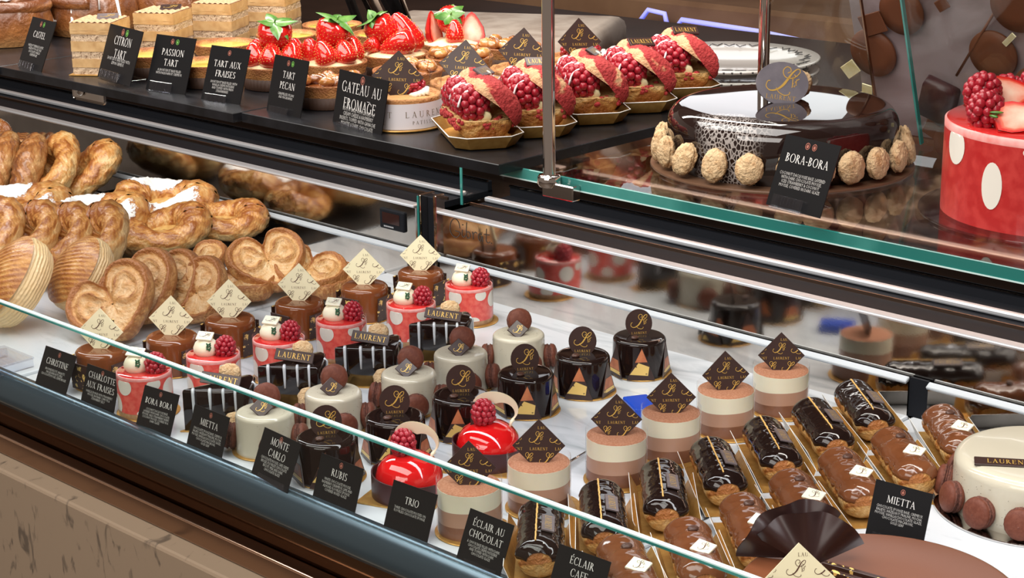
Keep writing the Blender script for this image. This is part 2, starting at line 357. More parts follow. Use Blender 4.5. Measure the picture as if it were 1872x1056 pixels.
M_goldrefl = mat('gold_reflection', (0.80, 0.68, 0.36), 0.4, 0.5, col2=(0.88, 0.80, 0.55), nscale=120)
M_blue = mat('blue_plastic', (0.01, 0.06, 0.45), 0.3)
M_screen = mat('display_window', (0.03, 0.012, 0.01), 0.08)
M_neon = bpy.data.materials.new('blue_neon'); M_neon.use_nodes = True
_b = M_neon.node_tree.nodes['Principled BSDF']; _b.inputs['Emission Color'].default_value = (0.10, 0.14, 0.95, 1); _b.inputs['Emission Strength'].default_value = 0.75

def dusting():
    """powdered sugar lying in patches: the bare crust shows between them"""
    m = mat('sugar_dusting', (0.84, 0.82, 0.80), 0.9); nt = m.node_tree; b = nt.nodes['Principled BSDF']; o = nt.nodes['Material Output']
    tc = nt.nodes.new('ShaderNodeTexCoord'); n = nt.nodes.new('ShaderNodeTexNoise'); n.inputs['Scale'].default_value = 70; n.inputs['Detail'].default_value = 8; n.inputs['Roughness'].default_value = 0.7
    nt.links.new(tc.outputs['Object'], n.inputs['Vector']); at = nt.nodes.new('ShaderNodeAttribute'); at.attribute_name = 'bake'
    ma = nt.nodes.new('ShaderNodeMath'); ma.operation = 'ADD'; nt.links.new(n.outputs['Fac'], ma.inputs[0]); nt.links.new(at.outputs['Fac'], ma.inputs[1])
    r = nt.nodes.new('ShaderNodeValToRGB'); e = r.color_ramp.elements; e[0].position = 0.95; e[0].color = (0, 0, 0, 1); e[1].position = 1.42; e[1].color = (1, 1, 1, 1); nt.links.new(ma.outputs[0], r.inputs[0])
    t = nt.nodes.new('ShaderNodeBsdfTransparent'); mx = nt.nodes.new('ShaderNodeMixShader'); nt.links.new(r.outputs[0], mx.inputs[0]); nt.links.new(t.outputs[0], mx.inputs[1]); nt.links.new(b.outputs[0], mx.inputs[2]); nt.links.new(mx.outputs[0], o.inputs['Surface'])
    return m
M_dusting = dusting()
# ------------------------------------------------------------ lettering
def _ln(x0, y0, x1, y1, w):
    d = V((x1-x0, y1-y0)); L = d.length or 1e-6; n = V((-d.y, d.x))*(w/2/L)
    return [[(x0+n.x, y0+n.y), (x0-n.x, y0-n.y), (x1-n.x, y1-n.y), (x1+n.x, y1+n.y)]]
def _arc(cx, cy, rx, ry, a0, a1, n=10, thin=0.045, thick=0.12):
    out = []; pv = None
    for i in range(n+1):
        a = math.radians(a0+(a1-a0)*i/n); wd = thin+(thick-thin)*abs(cos(a))
        p = ((cx+rx*cos(a), cy+ry*sin(a)), (cx+(rx-wd)*cos(a), cy+(ry-wd*0.8)*sin(a)))
        if pv: out.append([pv[0], p[0], p[1], pv[1]])
        pv = p
    return out
def _se(x, y, h=0.13): return _ln(x-h, y, x+h, y, 0.04)
def _stem(x, w=0.12): return _ln(x, 0, x, 1, w)+_se(x, 0.02)+_se(x, 0.98)
GL = {
 'A': (_ln(.12, 0, .42, 1, .05)+_ln(.40, 1, .72, 0, .12)+_ln(.22, .34, .60, .34, .04)+_se(.12, .02, .11)+_se(.72, .02, .13), .84),
 'B': (_stem(.16)+_arc(.16, .755, .36, .245, -90, 90)+_arc(.16, .265, .42, .265, -90, 90), .68),
 'C': (_arc(.46, .5, .42, .52, 48, 312, 14)+_ln(.74, .70, .74, .93, .04)+_ln(.72, .08, .76, .22, .04), .82),
 'E': (_stem(.16)+_ln(.16, .98, .58, .98, .045)+_ln(.16, .52, .48, .52, .045)+_ln(.16, .02, .60, .02, .045)+_ln(.58, .82, .58, 1, .04)+_ln(.61, 0, .61, .2, .04)+_ln(.48, .44, .48, .6, .04), .68),
 'F': (_stem(.16)+_ln(.16, .98, .58, .98, .045)+_ln(.16, .50, .46, .50, .045)+_ln(.58, .80, .58, 1, .04)+_ln(.46, .42, .46, .58, .04), .62),
 'G': (_arc(.46, .5, .42, .52, 48, 320, 14)+_ln(.76, .02, .76, .42, .11)+_se(.76, .43, .12)+_ln(.74, .72, .74, .93, .04), .90),
 'H': (_stem(.16)+_stem(.76)+_ln(.16, .51, .76, .51, .045), .92),
 'I': (_stem(.17), .34),
 'L': (_stem(.16)+_ln(.16, .02, .60, .02, .045)+_ln(.60, 0, .60, .22, .04), .66),
 'M': (_ln(.14, 0, .18, 1, .05)+_ln(.18, 1, .52, .04, .11)+_ln(.52, .04, .86, 1, .045)+_ln(.86, 1, .90, 0, .12)+_se(.14, .02, .11)+_se(.90, .02)+_se(.14, .98, .09)+_se(.90, .98, .10), 1.04),
 'N': (_ln(.16, 0, .16, 1, .05)+_ln(.16, 1, .76, .02, .12)+_ln(.76, 0, .76, 1, .05)+_se(.16, .02, .12)+_se(.76, .98, .12)+_se(.10, .98, .09), .90),
 'O': (_arc(.47, .5, .43, .52, 0, 360, 18), .94),
 'P': (_stem(.16)+_arc(.16, .72, .40, .28, -90, 90), .62),
 'R': (_stem(.16)+_arc(.16, .745, .38, .255, -90, 90)+_ln(.32, .49, .72, .0, .12)+_se(.74, .02, .07), .76),
 'S': (_arc(.30, .745, .235, .265, 40, 270, 9)+_arc(.30, .255, .26, .265, 90, -140, 9)+_ln(.50, .80, .50, .98, .035)+_ln(.08, .02, .08, .20, .035), .60),
 'T': (_ln(.38, 0, .38, 1, .12)+_se(.38, .02, .14)+_ln(.04, .975, .72, .975, .05)+_ln(.05, .80, .05, 1, .04)+_ln(.71, .80, .71, 1, .04), .76),
 'U': (_ln(.16, .3, .16, 1, .12)+_ln(.70, .3, .70, 1, .05)+_arc(.43, .30, .325, .32, 180, 360, 9, .05, .09)+_se(.16, .98)+_se(.70, .98, .11), .86),
 'X': (_ln(.12, 1, .66, 0, .12)+_ln(.66, 1, .12, 0, .05)+_se(.12, .98, .11)+_se(.66, .98, .1)+_se(.12, .02, .1)+_se(.66, .02, .11), .78),
 '-': (_ln(.06, .40, .34, .40, .07), .40), ' ': ([], .42)}
GL['\u00c9'] = (GL['E'][0]+_ln(.34, 1.10, .50, 1.28, .08), GL['E'][1])
def word(s, h, cx=0.0, cz=0.0, track=0.10, sx=1.0, maxw=None):
    """polygons of a line of capitals centred on (cx, cz)"""
    W = sum(GL[c][1]+track for c in s)-track
    k = h
    kx = h*sx
    if maxw and W*kx > maxw: kx = maxw/W
    x = cx-W*kx/2; out = []
    for c in s:
        g, a = GL[c]
        out += [[(x+px*kx, cz-h/2+py*k) for px, py in q] for q in g]
        x += (a+track)*kx
    return out
def ribbon(pts, wf, n=6):
    P = cat_rom([(p[0], p[1], 0) for p in pts], n); N = len(P); out = []; pv = None
    for i, p in enumerate(P):
        t = P[min(i+1, N-1)]-P[max(i-1, 0)]; t.normalize(); w = wf(i/(N-1))/2
        q = ((p.x-t.y*w, p.y+t.x*w), (p.x+t.y*w, p.y-t.x*w))
        if pv: out.append([pv[0], q[0], q[1], pv[1]])
        pv = q
    return out
def _logo():
    c = lambda a: [((x-500)/560.0, (450-y)/560.0) for x, y in a]
    o = ribbon(c([(575, 300), (630, 262), (610, 200), (540, 190), (488, 262), (520, 355), (600, 392), (700, 372), (785, 290), (800, 225), (750, 207), (665, 285), (585, 420), (505, 540), (405, 622), (290, 648), (208, 585), (222, 492), (270, 470)]),
               lambda t: 0.030+0.055*max(0, 1-abs(t-0.70)/0.16))
    o += ribbon(c([(395, 590), (450, 665), (555, 712), (640, 690), (655, 640)]), lambda t: 0.028)
    r = random.Random(3)
    for i in range(17):
        x = 680+r.random()*115; y = 310+i*14+r.random()*16; x -= max(0, (y-430))*0.35
        a = 0.024
        px, py = (x-500)/560.0, (450-y)/560.0
        o.append([(px-a, py), (px, py-a), (px+a, py), (px, py+a)])
    o += _ln((690-500)/560, (450-545)/560, (680-500)/560, (450-360)/560, .03)
    return o
LOGO = _logo()
def logo(h, cx=0.0, cz=0.0): return [[(cx+x*h, cz+z*h) for x, z in q] for q in LOGO]
def clipd(polys, R, m=0.94):
    """keep the pieces that lie on a diamond plate of half-diagonal R"""
    return [q for q in polys if abs(sum(x for x, _ in q)/len(q))+abs(sum(z for _, z in q)/len(q)) < R*m and max(abs(x)+abs(z) for x, z in q) < R]
def diamond_pattern(R):
    """rows of the shop's monogram and name over a plate standing on its corner"""
    o = []; hl = R*0.50; ht = R*0.105; row = R*0.80
    for k in range(-2, 3):
        z = k*row
        for j in range(-3, 4): o += word('LAURENT', ht, j*R*0.95+k*R*0.30, z-R*0.12, 0.16)
        for j in range(-3, 4): o += logo(hl, j*R*0.78+(k % 2)*R*0.39-R*0.1, z+R*0.30)
    return clipd(o, R)
def body_text(lines, lh, squeeze=0.74):
    c = bpy.data.curves.new('t', 'FONT'); c.body = '\n'.join(lines); c.align_x = 'CENTER'; c.size = lh*1.15; c.space_line = 0.88; c.resolution_u = 1
    o = bpy.data.objects.new('t', c); COL.objects.link(o)
    me = bpy.data.meshes.new_from_object(o.evaluated_get(bpy.context.evaluated_depsgraph_get()))
    polys = [[(me.vertices[i].co.x*squeeze, me.vertices[i].co.y) for i in p.vertices] for p in me.polygons]
    bpy.data.objects.remove(o); bpy.data.curves.remove(c); bpy.data.meshes.remove(me); return polys
def diamond_outline(R): return [(0, -R), (R, 0), (0, R), (-R, 0)]
def circ(rx, rz, n=28): return [(rx*cos(2*PI*i/n), rz*sin(2*PI*i/n)) for i in range(n)]

def plaque_diamond(parent, R, M, mplate, mink, name='diamond_plaque', th=0.0016):
    a = MB(); a.plate(diamond_outline(R), th, M); p = a.build(name, mplate, parent)
    b = MB(); b.tri2d(diamond_pattern(R), M); b.build('gilt_pattern' if mink is M_gold else 'printed_pattern', mink, p, False); return p
def plaque_round(parent, rx, rz, M, mplate, th=0.0016):
    a = MB(); a.plate(circ(rx, rz), th, M); p = a.build('round_plaque', mplate, parent)
    b = MB(); b.tri2d(logo(rx*1.15, 0, rz*0.12)+word('LAURENT', rx*0.17, 0, -rz*0.66, 0.2), M); b.build('gilt_monogram', M_gold, p, False); return p
def plaque_bar(parent, w, h, M, th=0.002, mplate=None, mink=None, name='name_plaque'):
    a = MB(); a.M = M; a.box((0, th/2, 0), (w, th, h), 0, 0.0004); p = a.build(name, mplate or M_choco, parent)
    b = MB(); b.tri2d(word('LAURENT', h*0.50, 0, 0, 0.16, 1.0, w*0.84), M); b.build('gilt_name', mink or M_gold, p, False); return p
def plaque_square(parent, s, M, mplate, mink, th=0.002, diamond=False, name='small_plaque'):
    a = MB(); a.M = M @ (RY(45) if diamond else Matrix.Identity(4)); a.box((0, th/2, 0), (s, th, s), 0, 0.0005); p = a.build(name, mplate, parent)
    b = MB(); b.tri2d(logo(s*0.62), M); b.build('monogram', mink, p, False); return p

# ------------------------------------------------------------ ticket cards
def card_from_pixels(TL, TR, BL, Y0, title, lines, label, holder=True, emblem='r', title_h=0.115, titles_top=0.74, body_top=0.50, body_h=0.054, up_only=None):
    """a rectangular card whose top edge is level; three of its corners are seen at these photo pixels, its top left corner stands at depth Y0"""
    A = ony(TL[0], TL[1], Y0); B = onz(TR[0], TR[1], A.z)
    ex = (B-A); W = ex.length; ex.normalize()
    d = ray(*BL); t = (A-CAMP).dot(ex)/d.dot(ex); Cc = CAMP+d*t
    ez = (A-Cc); H = ez.length; ez.normalize(); ey = ez.cross(ex)
    if up_only: H = up_only
    O = A - ez*H + ex*W/2                                        # middle of the lower edge
    root = thing('ticket_card', label, 'price card', O)
    R = Matrix((ex, ey, ez)).transposed().to_4x4()               # local x along the card, y backwards, z up the card
    m = MB(); m.M = R; m.box((0, 0.0004, H/2), (W, 0.0008, H), 0); m.build('card_sheet', M_card, root)
    k = MB(); n = len(title)
    th = title_h*W
    for i, s in enumerate(title): k.tri2d(word(s, th, 0, H*titles_top-(i-(n-1)/2)*th*1.55, 0.06, 0.92, W*0.86), R)
    k.build('title_lettering', M_ink, root, False)
    if lines:
        bt = body_text(lines, body_h*W); mw = max(abs(x) for q in bt for x, _ in q); sc = min(1.0, W*0.45/mw)
        k = MB(); k.tri2d([[(x*sc, z+H*body_top) for x, z in q] for q in bt], R); k.build('description_lettering', M_ink2, root, False)
    for j, e in enumerate(emblem):
        cx = (j-(len(emblem)-1)/2)*W*0.125; cz = H*0.90; k = MB(); ro = W*0.048
        ring = []
        for i in range(16):
            a0, a1 = 2*PI*i/16, 2*PI*(i+1)/16
            ring.append([(cx+ro*cos(a0)*0.85, cz+ro*sin(a0)), (cx+ro*cos(a1)*0.85, cz+ro*sin(a1)), (cx+ro*cos(a1)*0.68, cz+ro*sin(a1)*0.82), (cx+ro*cos(a0)*0.68, cz+ro*sin(a0)*0.82)])
        ring.append([(cx+ro*0.42*cos(2*PI*i/9), cz-ro*0.08+ro*0.5*sin(2*PI*i/9)) for i in range(9)])
        ring.append([(cx-ro*.1, cz+ro*.35), (cx+ro*.1, cz+ro*.35), (cx+ro*.1, cz+ro*.6), (cx-ro*.1, cz+ro*.6)])
        k.tri2d(ring, R); k.build('emblem', M_greenink if e == 'g' else M_pinkink, root, False)
    h = MB(); h.M = R
    if holder:
        hw = W*0.56; x0 = -W*0.08
        h.box((x0, -0.0035, H*0.085), (hw, 0.0009, H*0.17), 0, 0.0004)
        for i in range(5): h.box((x0-hw*0.40+i*hw*0.2, -0.0018, H*0.10), (0.0011, 0.0034, H*0.12), 0, 0.0003)
        h.M = Matrix(((ex.x, -ex.y, 0), (ex.y, ex.x, 0), (0, 0, 1))).to_4x4()
        h.box((x0, 0.012, 0.0006), (hw*1.05, 0.034, 0.0012), 0, 0.0004)
    else:
        h.box((W*0.05, -0.0012, H*0.07), (W*0.72, 0.0008, H*0.13), 0, 0.0003)
        h.box((W*0.05, 0.0022, H*0.02), (W*0.72, 0.006, 0.0012), 0, 0.0003)
    h.build('clear_holder', M_acryl, root)
    return root
# ------------------------------------------------------------ shared garnish
def raspberry_mb(r=0.0095, h=0.022, seed=1, n=7, M=None, mb=None):
    m = mb or MB(); q = random.Random(seed); M = M or Matrix.Identity(4)
    rows = 7
    m.ell((0, 0, 0), (r*0.86, r*0.86, h*0.46), 12, 8, 0, M=M.to_3x3()) if not mb else None
    for j in range(rows):
        f = (j+0.5)/rows; ph = -PI/2+PI*(0.04+0.96*f); rr = r*cos(ph)*(0.93+0.1*(1-f)); z = h*0.5*sin(ph)
        k = max(1, int(round(2*PI*max(rr, 0.0008)/(r*0.56))))
        for i in range(k):
            t = 2*PI*(i+0.5*(j % 2))/k+q.random()*0.25
            p = M @ V((rr*cos(t), rr*sin(t), z))
            s = r*0.335*(0.92+0.16*q.random())
            m.ell(p, (s, s, s), 8, 5, 0)
    return m
RASP = [raspberry_mb(seed=s) for s in (1, 2, 3)]
def add_raspberry(parent, loc, i=0, scale=1.0, rot=None, name='raspberry', mat_=None):
    m = MB(); Mx = T(*loc) @ (rot or Matrix.Identity(4)) @ Matrix.Scale(scale, 4)
    s = RASP[i % 3]; m.M = Mx; m.add(s.v, s.f, 0, True); return m.build(name, mat_ or M_rasp, parent, False)
def macaron(parent, M, r=0.0145, name='macaron', shell=None, foot=None, pin=True, seed=0):
    """axis along local z; M stands it where it belongs"""
    shell = shell or M_mac; foot = foot or M_macfoot; h = r*0.62
    f = MB(); f.M = M; q = random.Random(seed)
    f.lathe([(r*0.86, -h*0.10), (r*0.95, -h*0.04), (r*0.95, h*0.04), (r*0.86, h*0.10)], 24, 0)
    for s in (-1, 1):
        f.lathe([(r*0.88, s*h*0.10), (r*1.02, s*h*0.16), (r*1.03, s*h*0.30), (r*0.97, s*h*0.40)], 40, 0, wob=lambda t, rr, z, j: (rr*(1+0.05*nz((cos(t)*9, sin(t)*9, z*900+seed*7), 1)), z))
    b = f.build(name, foot, parent)
    for s in (-1, 1):
        c = MB(); c.M = M
        c.lathe([(r*0.99, s*h*0.36), (r*1.0, s*h*0.48), (r*0.95, s*h*0.66), (r*0.82, s*h*0.83), (r*0.58, s*h*0.95), (r*0.28, s*h*1.0), (0.00001, s*h*1.01)], 28, 0,
                wob=lambda t, rr, z, j: (rr*(1+0.012*nz((cos(t)*2, sin(t)*2, seed), 1.5)), z))
        if pin and s > 0: c.ell((r*0.1, -r*0.05, h*0.975), (r*0.07, r*0.07, h*0.06), 8, 4, 1)
        c.build('macaron_shell', [shell, foot], b)
    return b
def biscuit(parent, M, rx=0.0115, ry=0.0095, rz=0.0052, seed=0, name='coconut_biscuit'):
    b = MB(); b.M = M
    b.ell((0, 0, 0), (rx, ry, rz), 52, 30, 0, disp=lambda d: 0.10*nz((d.x+seed, d.y, d.z), 2.2)+0.06*nz((d.x+seed, d.y, d.z), 7)+0.07*nz((d.x, d.y+seed, d.z), 19)-0.10*max(0, 1-abs(d.z)/0.16))
    return b.build(name, M_dacq, parent)
def coffee_bean(parent, M, s=0.0042):
    b = MB(); b.M = M
    b.ell((0, 0, 0), (s, s*0.68, s*0.42), 18, 10, 0, disp=lambda d: -0.35*max(0, 1-abs(d.y-0.15*sin(d.x*3))/0.13) if d.z > 0.2 else 0)
    return b.build('coffee_bean', M_bean, parent)
def board(parent, r, mt=None, th=0.0014, dx=0, dy=0):
    b = MB(); b.M = T(dx, dy, 0); b.lathe([(r*0.985, 0), (r, th*0.3), (r, th*0.8), (r*0.985, th)], 48, 0); return b.build('cake_board', mt or M_goldcard, parent)
def rounded(r, h, z0=0.0014, bev=0.006, seg=6, flare=0.0, dome=0.0):
    p = [(r+flare, z0), (r+flare*0.5, z0+h*0.25), (r, h-bev)]
    for i in range(1, seg+1):
        a = PI/2*i/seg; p.append((r-bev+bev*cos(a), h-bev+bev*sin(a)))
    p += [((r-bev)*0.6, h+dome*0.6), (0.00001, h+dome)]
    return p

# ------------------------------------------------------------ lower deck cakes (built facing -y)
def make_christine():
    root = thing('glazed_cake'); board(root, 0.0355)
    b = MB(); b.lathe(rounded(0.0318, 0.046, bev=0.0065, flare=0.0012), 48); b.build('glazed_body', M_brownglaze, root)
    for k, a in enumerate((-28, 62, 152, 242)):
        M = RZ(a) @ T(0, -0.0345, 0.002+0.0165) @ RX(3)
        p = MB(); p.M = M; p.box((0, 0, 0), (0.034, 0.0016, 0.033), 0, 0.0003); p.build('flecked_side_panel', M_fleck, root)
    for x, zz in ((-0.006, 0.076), (0.009, 0.073)):
        s = MB(); s.M = T(x, 0.012, 0) @ RX(-6); s.box((0, 0, (0.045+zz)/2), (0.0042, 0.002, zz-0.045+0.006), 0, 0.0003); s.build('chocolate_stick', M_fleck, root)
    plaque_diamond(root, 0.0285, T(0, 0.0005, 0.0455+0.0205) @ RX(-10), M_cream, M_brownink)
    return root
def dots_on(parent, r, spots, zlo=0.0, zhi=1.0):
    for a, z, rw, rh in spots:
        b = MB()
        def f(u, v, a=a, z=z, rw=rw, rh=rh):
            t = 2*PI*u; aa = math.radians(a)+rw*v*cos(t)/r; return V((r*cos(aa), r*sin(aa), max(zlo, min(zhi, z+rh*v*sin(t)))))
        b.grid(f, 24, 5); b.build('vanilla_dot', M_dot, parent)
def make_charlotte():
    root = thing('strawberry_charlotte'); board(root, 0.0365, None, 0.0014, 0.002, 0.001)
    b = MB(); b.lathe([(0.0310, 0.0014), (0.0314, 0.003), (0.0314, 0.008)], 40); b.build('sponge_base', M_sponge, root)
    b = MB(); b.lathe([(0.0316, 0.0075), (0.0316, 0.0465), (0.0314, 0.0478)], 56, 0); b.lathe([(0.0315, 0.0470), (0.0316, 0.0505), (0.0306, 0.0510), (0.0290, 0.0506)], 56, 1)
    body = b.build('mousse_body', [M_red, M_pinkring], root)
    dots_on(body, 0.03185, [(-125, 0.040, 0.0110, 0.0105), (-58, 0.0425, 0.0085, 0.0070), (-152, 0.016, 0.0100, 0.012), (-18, 0.034, 0.011, 0.011), (-80, 0.0085, 0.0095, 0.0055), (60, 0.03, 0.011, 0.011), (120, 0.02, 0.011, 0.011), (15, 0.013, 0.009, 0.009)], 0.0080, 0.0466)
    t = MB(); t.lathe([(0.0306, 0.0500), (0.0298, 0.0511), (0.018, 0.0512), (0.00001, 0.0512)], 48); t.build('jelly_top', M_redtop, root)
    c = MB(); c.M = T(-0.0075, 0.001, 0.0505)
    c.lathe([(0.0125, 0), (0.0152, 0.004), (0.0152, 0.009), (0.0125, 0.0145), (0.0085, 0.0178), (0.004, 0.0198), (0.0006, 0.0205), (0.00001, 0.0205)], 32, wob=lambda t, r, z, j: (r*(1+0.012*sin(3*t+j)), z)); dome = c.build('cream_dome', M_creamdome, root)
    plaque_square(root, 0.0185, T(-0.008, 0.001, 0.0735) @ RX(-78) @ RZ(4) @ RY(8), M_white, M_brownink, 0.0022)
    g = MB(); q = random.Random(5)
    for i in range(30): g.ell((-0.003+q.uniform(-.0022, .0022), -0.0135+q.uniform(-.0015, .0015), 0.064+q.uniform(-.0045, .004)), (0.0009, 0.0007, 0.0011), 6, 4)
    g.build('green_sprig', M_green, root)
    add_raspberry(root, (0.0155, -0.006, 0.0602), 0, 1.08, RY(8))
    a = MB(); a.lathe([(0.0320, 0.002), (0.0321, 0.0545)], 48); 
    a.f = [f for f in a.f if len(f) == 4]; a.m = a.m[:len(a.f)]; a.sm = a.sm[:len(a.f)]
    a.build('acetate_collar', M_clear, root, False)
    return root
def make_bora_slice():
    root = thing('glazed_cake_slice')
    b = MB(); b.prism([(-0.043, -0.022), (0.040, -0.034), (0.046, 0.034), (0.026, 0.042)], 0, 0.0014); b.build('cake_board', M_goldcard, root)
    pts = [(-0.0385, -0.0165), (-0.0375, -0.0205), (0.030, -0.0275), (0.0355, -0.0235), (0.0405, 0.0), (0.0390, 0.0225), (0.0340, 0.0300), (0.0280, 0.0305)]
    b = MB(); b.prism(pts, 0.0014, 0.0490, 0, 0.0035, 3, True); b.build('glazed_body', M_darkglaze, root)
    drips = [(-0.026, 0.040, 0.0038), (-0.007, 0.026, 0.0038), (0.008, 0.024, 0.0034), (0.0215, 0.031, 0.0032)]
    for x, L, w in drips:
        t = (x+0.0375)/0.0675; y = -0.0207-0.007*t-0.0002
        d = MB(); d.tube([(x, y+0.0045, 0.0491), (x, y+0.0010, 0.0484), (x, y, 0.0455), (x, y, 0.0490-L*0.6), (x, y, 0.0490-L)], [w*0.55, w*0.55, w*0.5, w*0.42, w*0.30], 10, 0, 1.0); d.build('white_drip', M_milk, root)
    d = MB(); d.tube([(0.0370, 0.002, 0.0491), (0.0402, 0.002, 0.046), (0.0408, 0.003, 0.024)], [0.002, 0.002, 0.0013], 8); d.build('white_drip', M_milk, root)
    plaque_bar(root, 0.046, 0.0135, T(0.004, -0.009, 0.0570) @ RZ(-6) @ RX(-38) @ RY(8), 0.0022)
    biscuit(root, T(0.013, 0.004, 0.0605) @ RX(70) @ RY(0), 0.0125, 0.0105, 0.0055, 1)
    biscuit(root, T(0.020, -0.0325, 0.0135) @ RX(80), 0.0125, 0.0125, 0.0058, 4)
    return root
def make_mietta():
    root = thing('vanilla_glazed_cake'); board(root, 0.0375)
    b = MB(); b.lathe(rounded(0.0318, 0.0455, bev=0.005, flare=0.0012), 48, 0, wob=lambda t, r, z, j: (r*(1+0.006*nz((cos(t)*3, sin(t)*3, z*60))), z)); body = b.build('glazed_body', M_mietta, root)
    s = MB(); q = random.Random(2)
    for i in range(90):
        t = q.uniform(0, 2*PI); z = q.uniform(0.006, 0.039)
        s.ell((0.0320*cos(t), 0.0320*sin(t), z), (0.0003,)*3, 4, 3)
    for i in range(50):
        t = q.uniform(0, 2*PI); r = 0.026*math.sqrt(q.random()); s.ell((r*cos(t), r*sin(t), 0.0455), (0.0003, 0.0003, 0.0002), 4, 3)
    s.build('vanilla_specks', M_choco, body, False)
    macaron(root, T(0.002, 0.010, 0.0575) @ RZ(12) @ RX(72) @ RY(0), 0.0148, 'top_macaron', seed=1)
    for k, a in enumerate((-75, -10, 175, 95)):
        macaron(root, RZ(a) @ T(0.0385, 0, 0.0165) @ RY(84), 0.0142, 'side_macaron', seed=2+k)
    plaque_square(root, 0.0185, T(-0.002, -0.0105, 0.0530) @ RX(-42), M_choco, M_gold, 0.0022, True)
    return root
def transfer(parent, M, pts, cols):
    a = MB(); a.plate(pts, 0.0009, M); p = a.build('chocolate_shard', M_choco, parent)
    for mt, poly in cols:
        k = MB(); k.tri2d([poly], M, 0, -0.00025); k.build('printed_patch', mt, p, False)
def make_monte():
    root = thing('dark_glazed_cake'); board(root, 0.0370, None, 0.0014, 0.003, 0.001)
    b = MB(); b.lathe(rounded(0.0322, 0.0475, bev=0.0055, flare=0.0015), 56); b.build('glazed_body', M_darkglaze, root)
    tri = [(-0.0170, 0), (0.0170, 0), (0.001, 0.0400)]
    c1 = [(M_orange, [(-0.0072, 0.022), (0.0076, 0.0225), (0.001, 0.0390)]), (M_goldt, [(-0.0135, 0.0070), (0.0085, 0.0055), (0.0100, 0.0165), (-0.003, 0.0215)])]
    c2 = [(M_orange, [(-0.012, 0.0085), (0.0115, 0.0085), (0.007, 0.021), (-0.0065, 0.021)]), (M_goldt, [(-0.0138, 0.004), (0.0138, 0.004), (0.0120, 0.008), (-0.0122, 0.008)])]
    c3 = [(M_orange, [(-0.002, 0.029), (0.004, 0.0285), (0.006, 0.012), (-0.011, 0.010)]), (M_goldt, [(0.004, 0.002), (0.0140, 0.002), (0.011, 0.009)])]
    for k, a in enumerate((-8, 62, 128, 215, 290)):
        transfer(root, RZ(a) @ T(0, -0.0350, 0.002) @ RX(-3), tri, (c1, c2, c3)[k % 3])
    plaque_round(root, 0.0165, 0.0175, T(0.0, 0.004, 0.0475+0.0135) @ RX(-10), M_choco)
    coffee_bean(root, T(-0.008, -0.013, 0.0492) @ RZ(25) @ RX(12), 0.0052)
    return root
M_ivory = mat('ivory_white_chocolate', (0.90, 0.83, 0.62), 0.4)
def make_rubis():
    root = thing('ruby_dome_cake')
    b = MB(); b.prism([(-0.041, -0.041), (0.041, -0.041), (0.041, 0.041), (-0.041, 0.041)], 0, 0.0014); b.build('cake_board', M_goldcard, root)
    b = MB(); b.lathe([(0.0325, 0.0015), (0.0345, 0.008), (0.0350, 0.016), (0.0345, 0.0225), (0.032, 0.0305), (0.027, 0.0375), (0.020, 0.0425), (0.011, 0.0455), (0.00001, 0.0465)], 56); b.build('glazed_dome', M_redglaze, root)
    c = MB(); R = 0.0375
    c.grid(lambda u, v: V((R*cos(math.radians(110+230*u)), R*sin(math.radians(110+230*u)), 0.0014+v*(0.026-0.010*abs(u-0.35)))), 40, 1)
    c.grid(lambda u, v: V(((R+0.0014)*cos(math.radians(110+230*u)), (R+0.0014)*sin(math.radians(110+230*u)), 0.0014+v*(0.026-0.010*abs(u-0.35)))), 40, 1)
    c.grid(lambda u, v: V(((R+0.0014*v)*cos(math.radians(110+230*u)), (R+0.0014*v)*sin(math.radians(110+230*u)), 0.0014+(0.026-0.010*abs(u-0.35)))), 40, 1)
    c.build('chocolate_band', M_tubechoc, root)
    add_raspberry(root, (-0.004, -0.003, 0.0565), 1, 1.15, RX(-6))
    w = MB(); path = []; wid = []
    for i in range(26):
        t = i/25; a = math.radians(205-245*t); path.append((0.006+0.0255*cos(a), 0.008, 0.0590+0.0185*sin(a))); wid.append(0.0012+0.0075*sin(PI*min(1, t*1.05))**1.2)
    for s in (0, 1):
        w.grid(lambda u, v: V(path[int(round(u*25))])+V((0, s*0.0016-0.0008+ (v-0.5)*0.002, 0))+(V((path[int(round(u*25))][0]-0.006, 0, path[int(round(u*25))][2]-0.0590)).normalized())*(-(v)*wid[int(round(u*25))]*1.6), 25, 3)
    w.tube([path[25], (path[25][0]-0.001, 0.005, 0.046), (path[25][0]-0.003, 0.004, 0.040)], [0.0022, 0.0018, 0.0012], 8)
    w.build('white_chocolate_crescent', M_ivory, root)
    s = MB(); s.M = T(-0.0155, -0.004, 0.055) @ RX(-8); s.box((0, 0, 0), (0.005, 0.0016, 0.026), 0, 0.0004); s.build('chocolate_stick', M_choco, root)
    return root
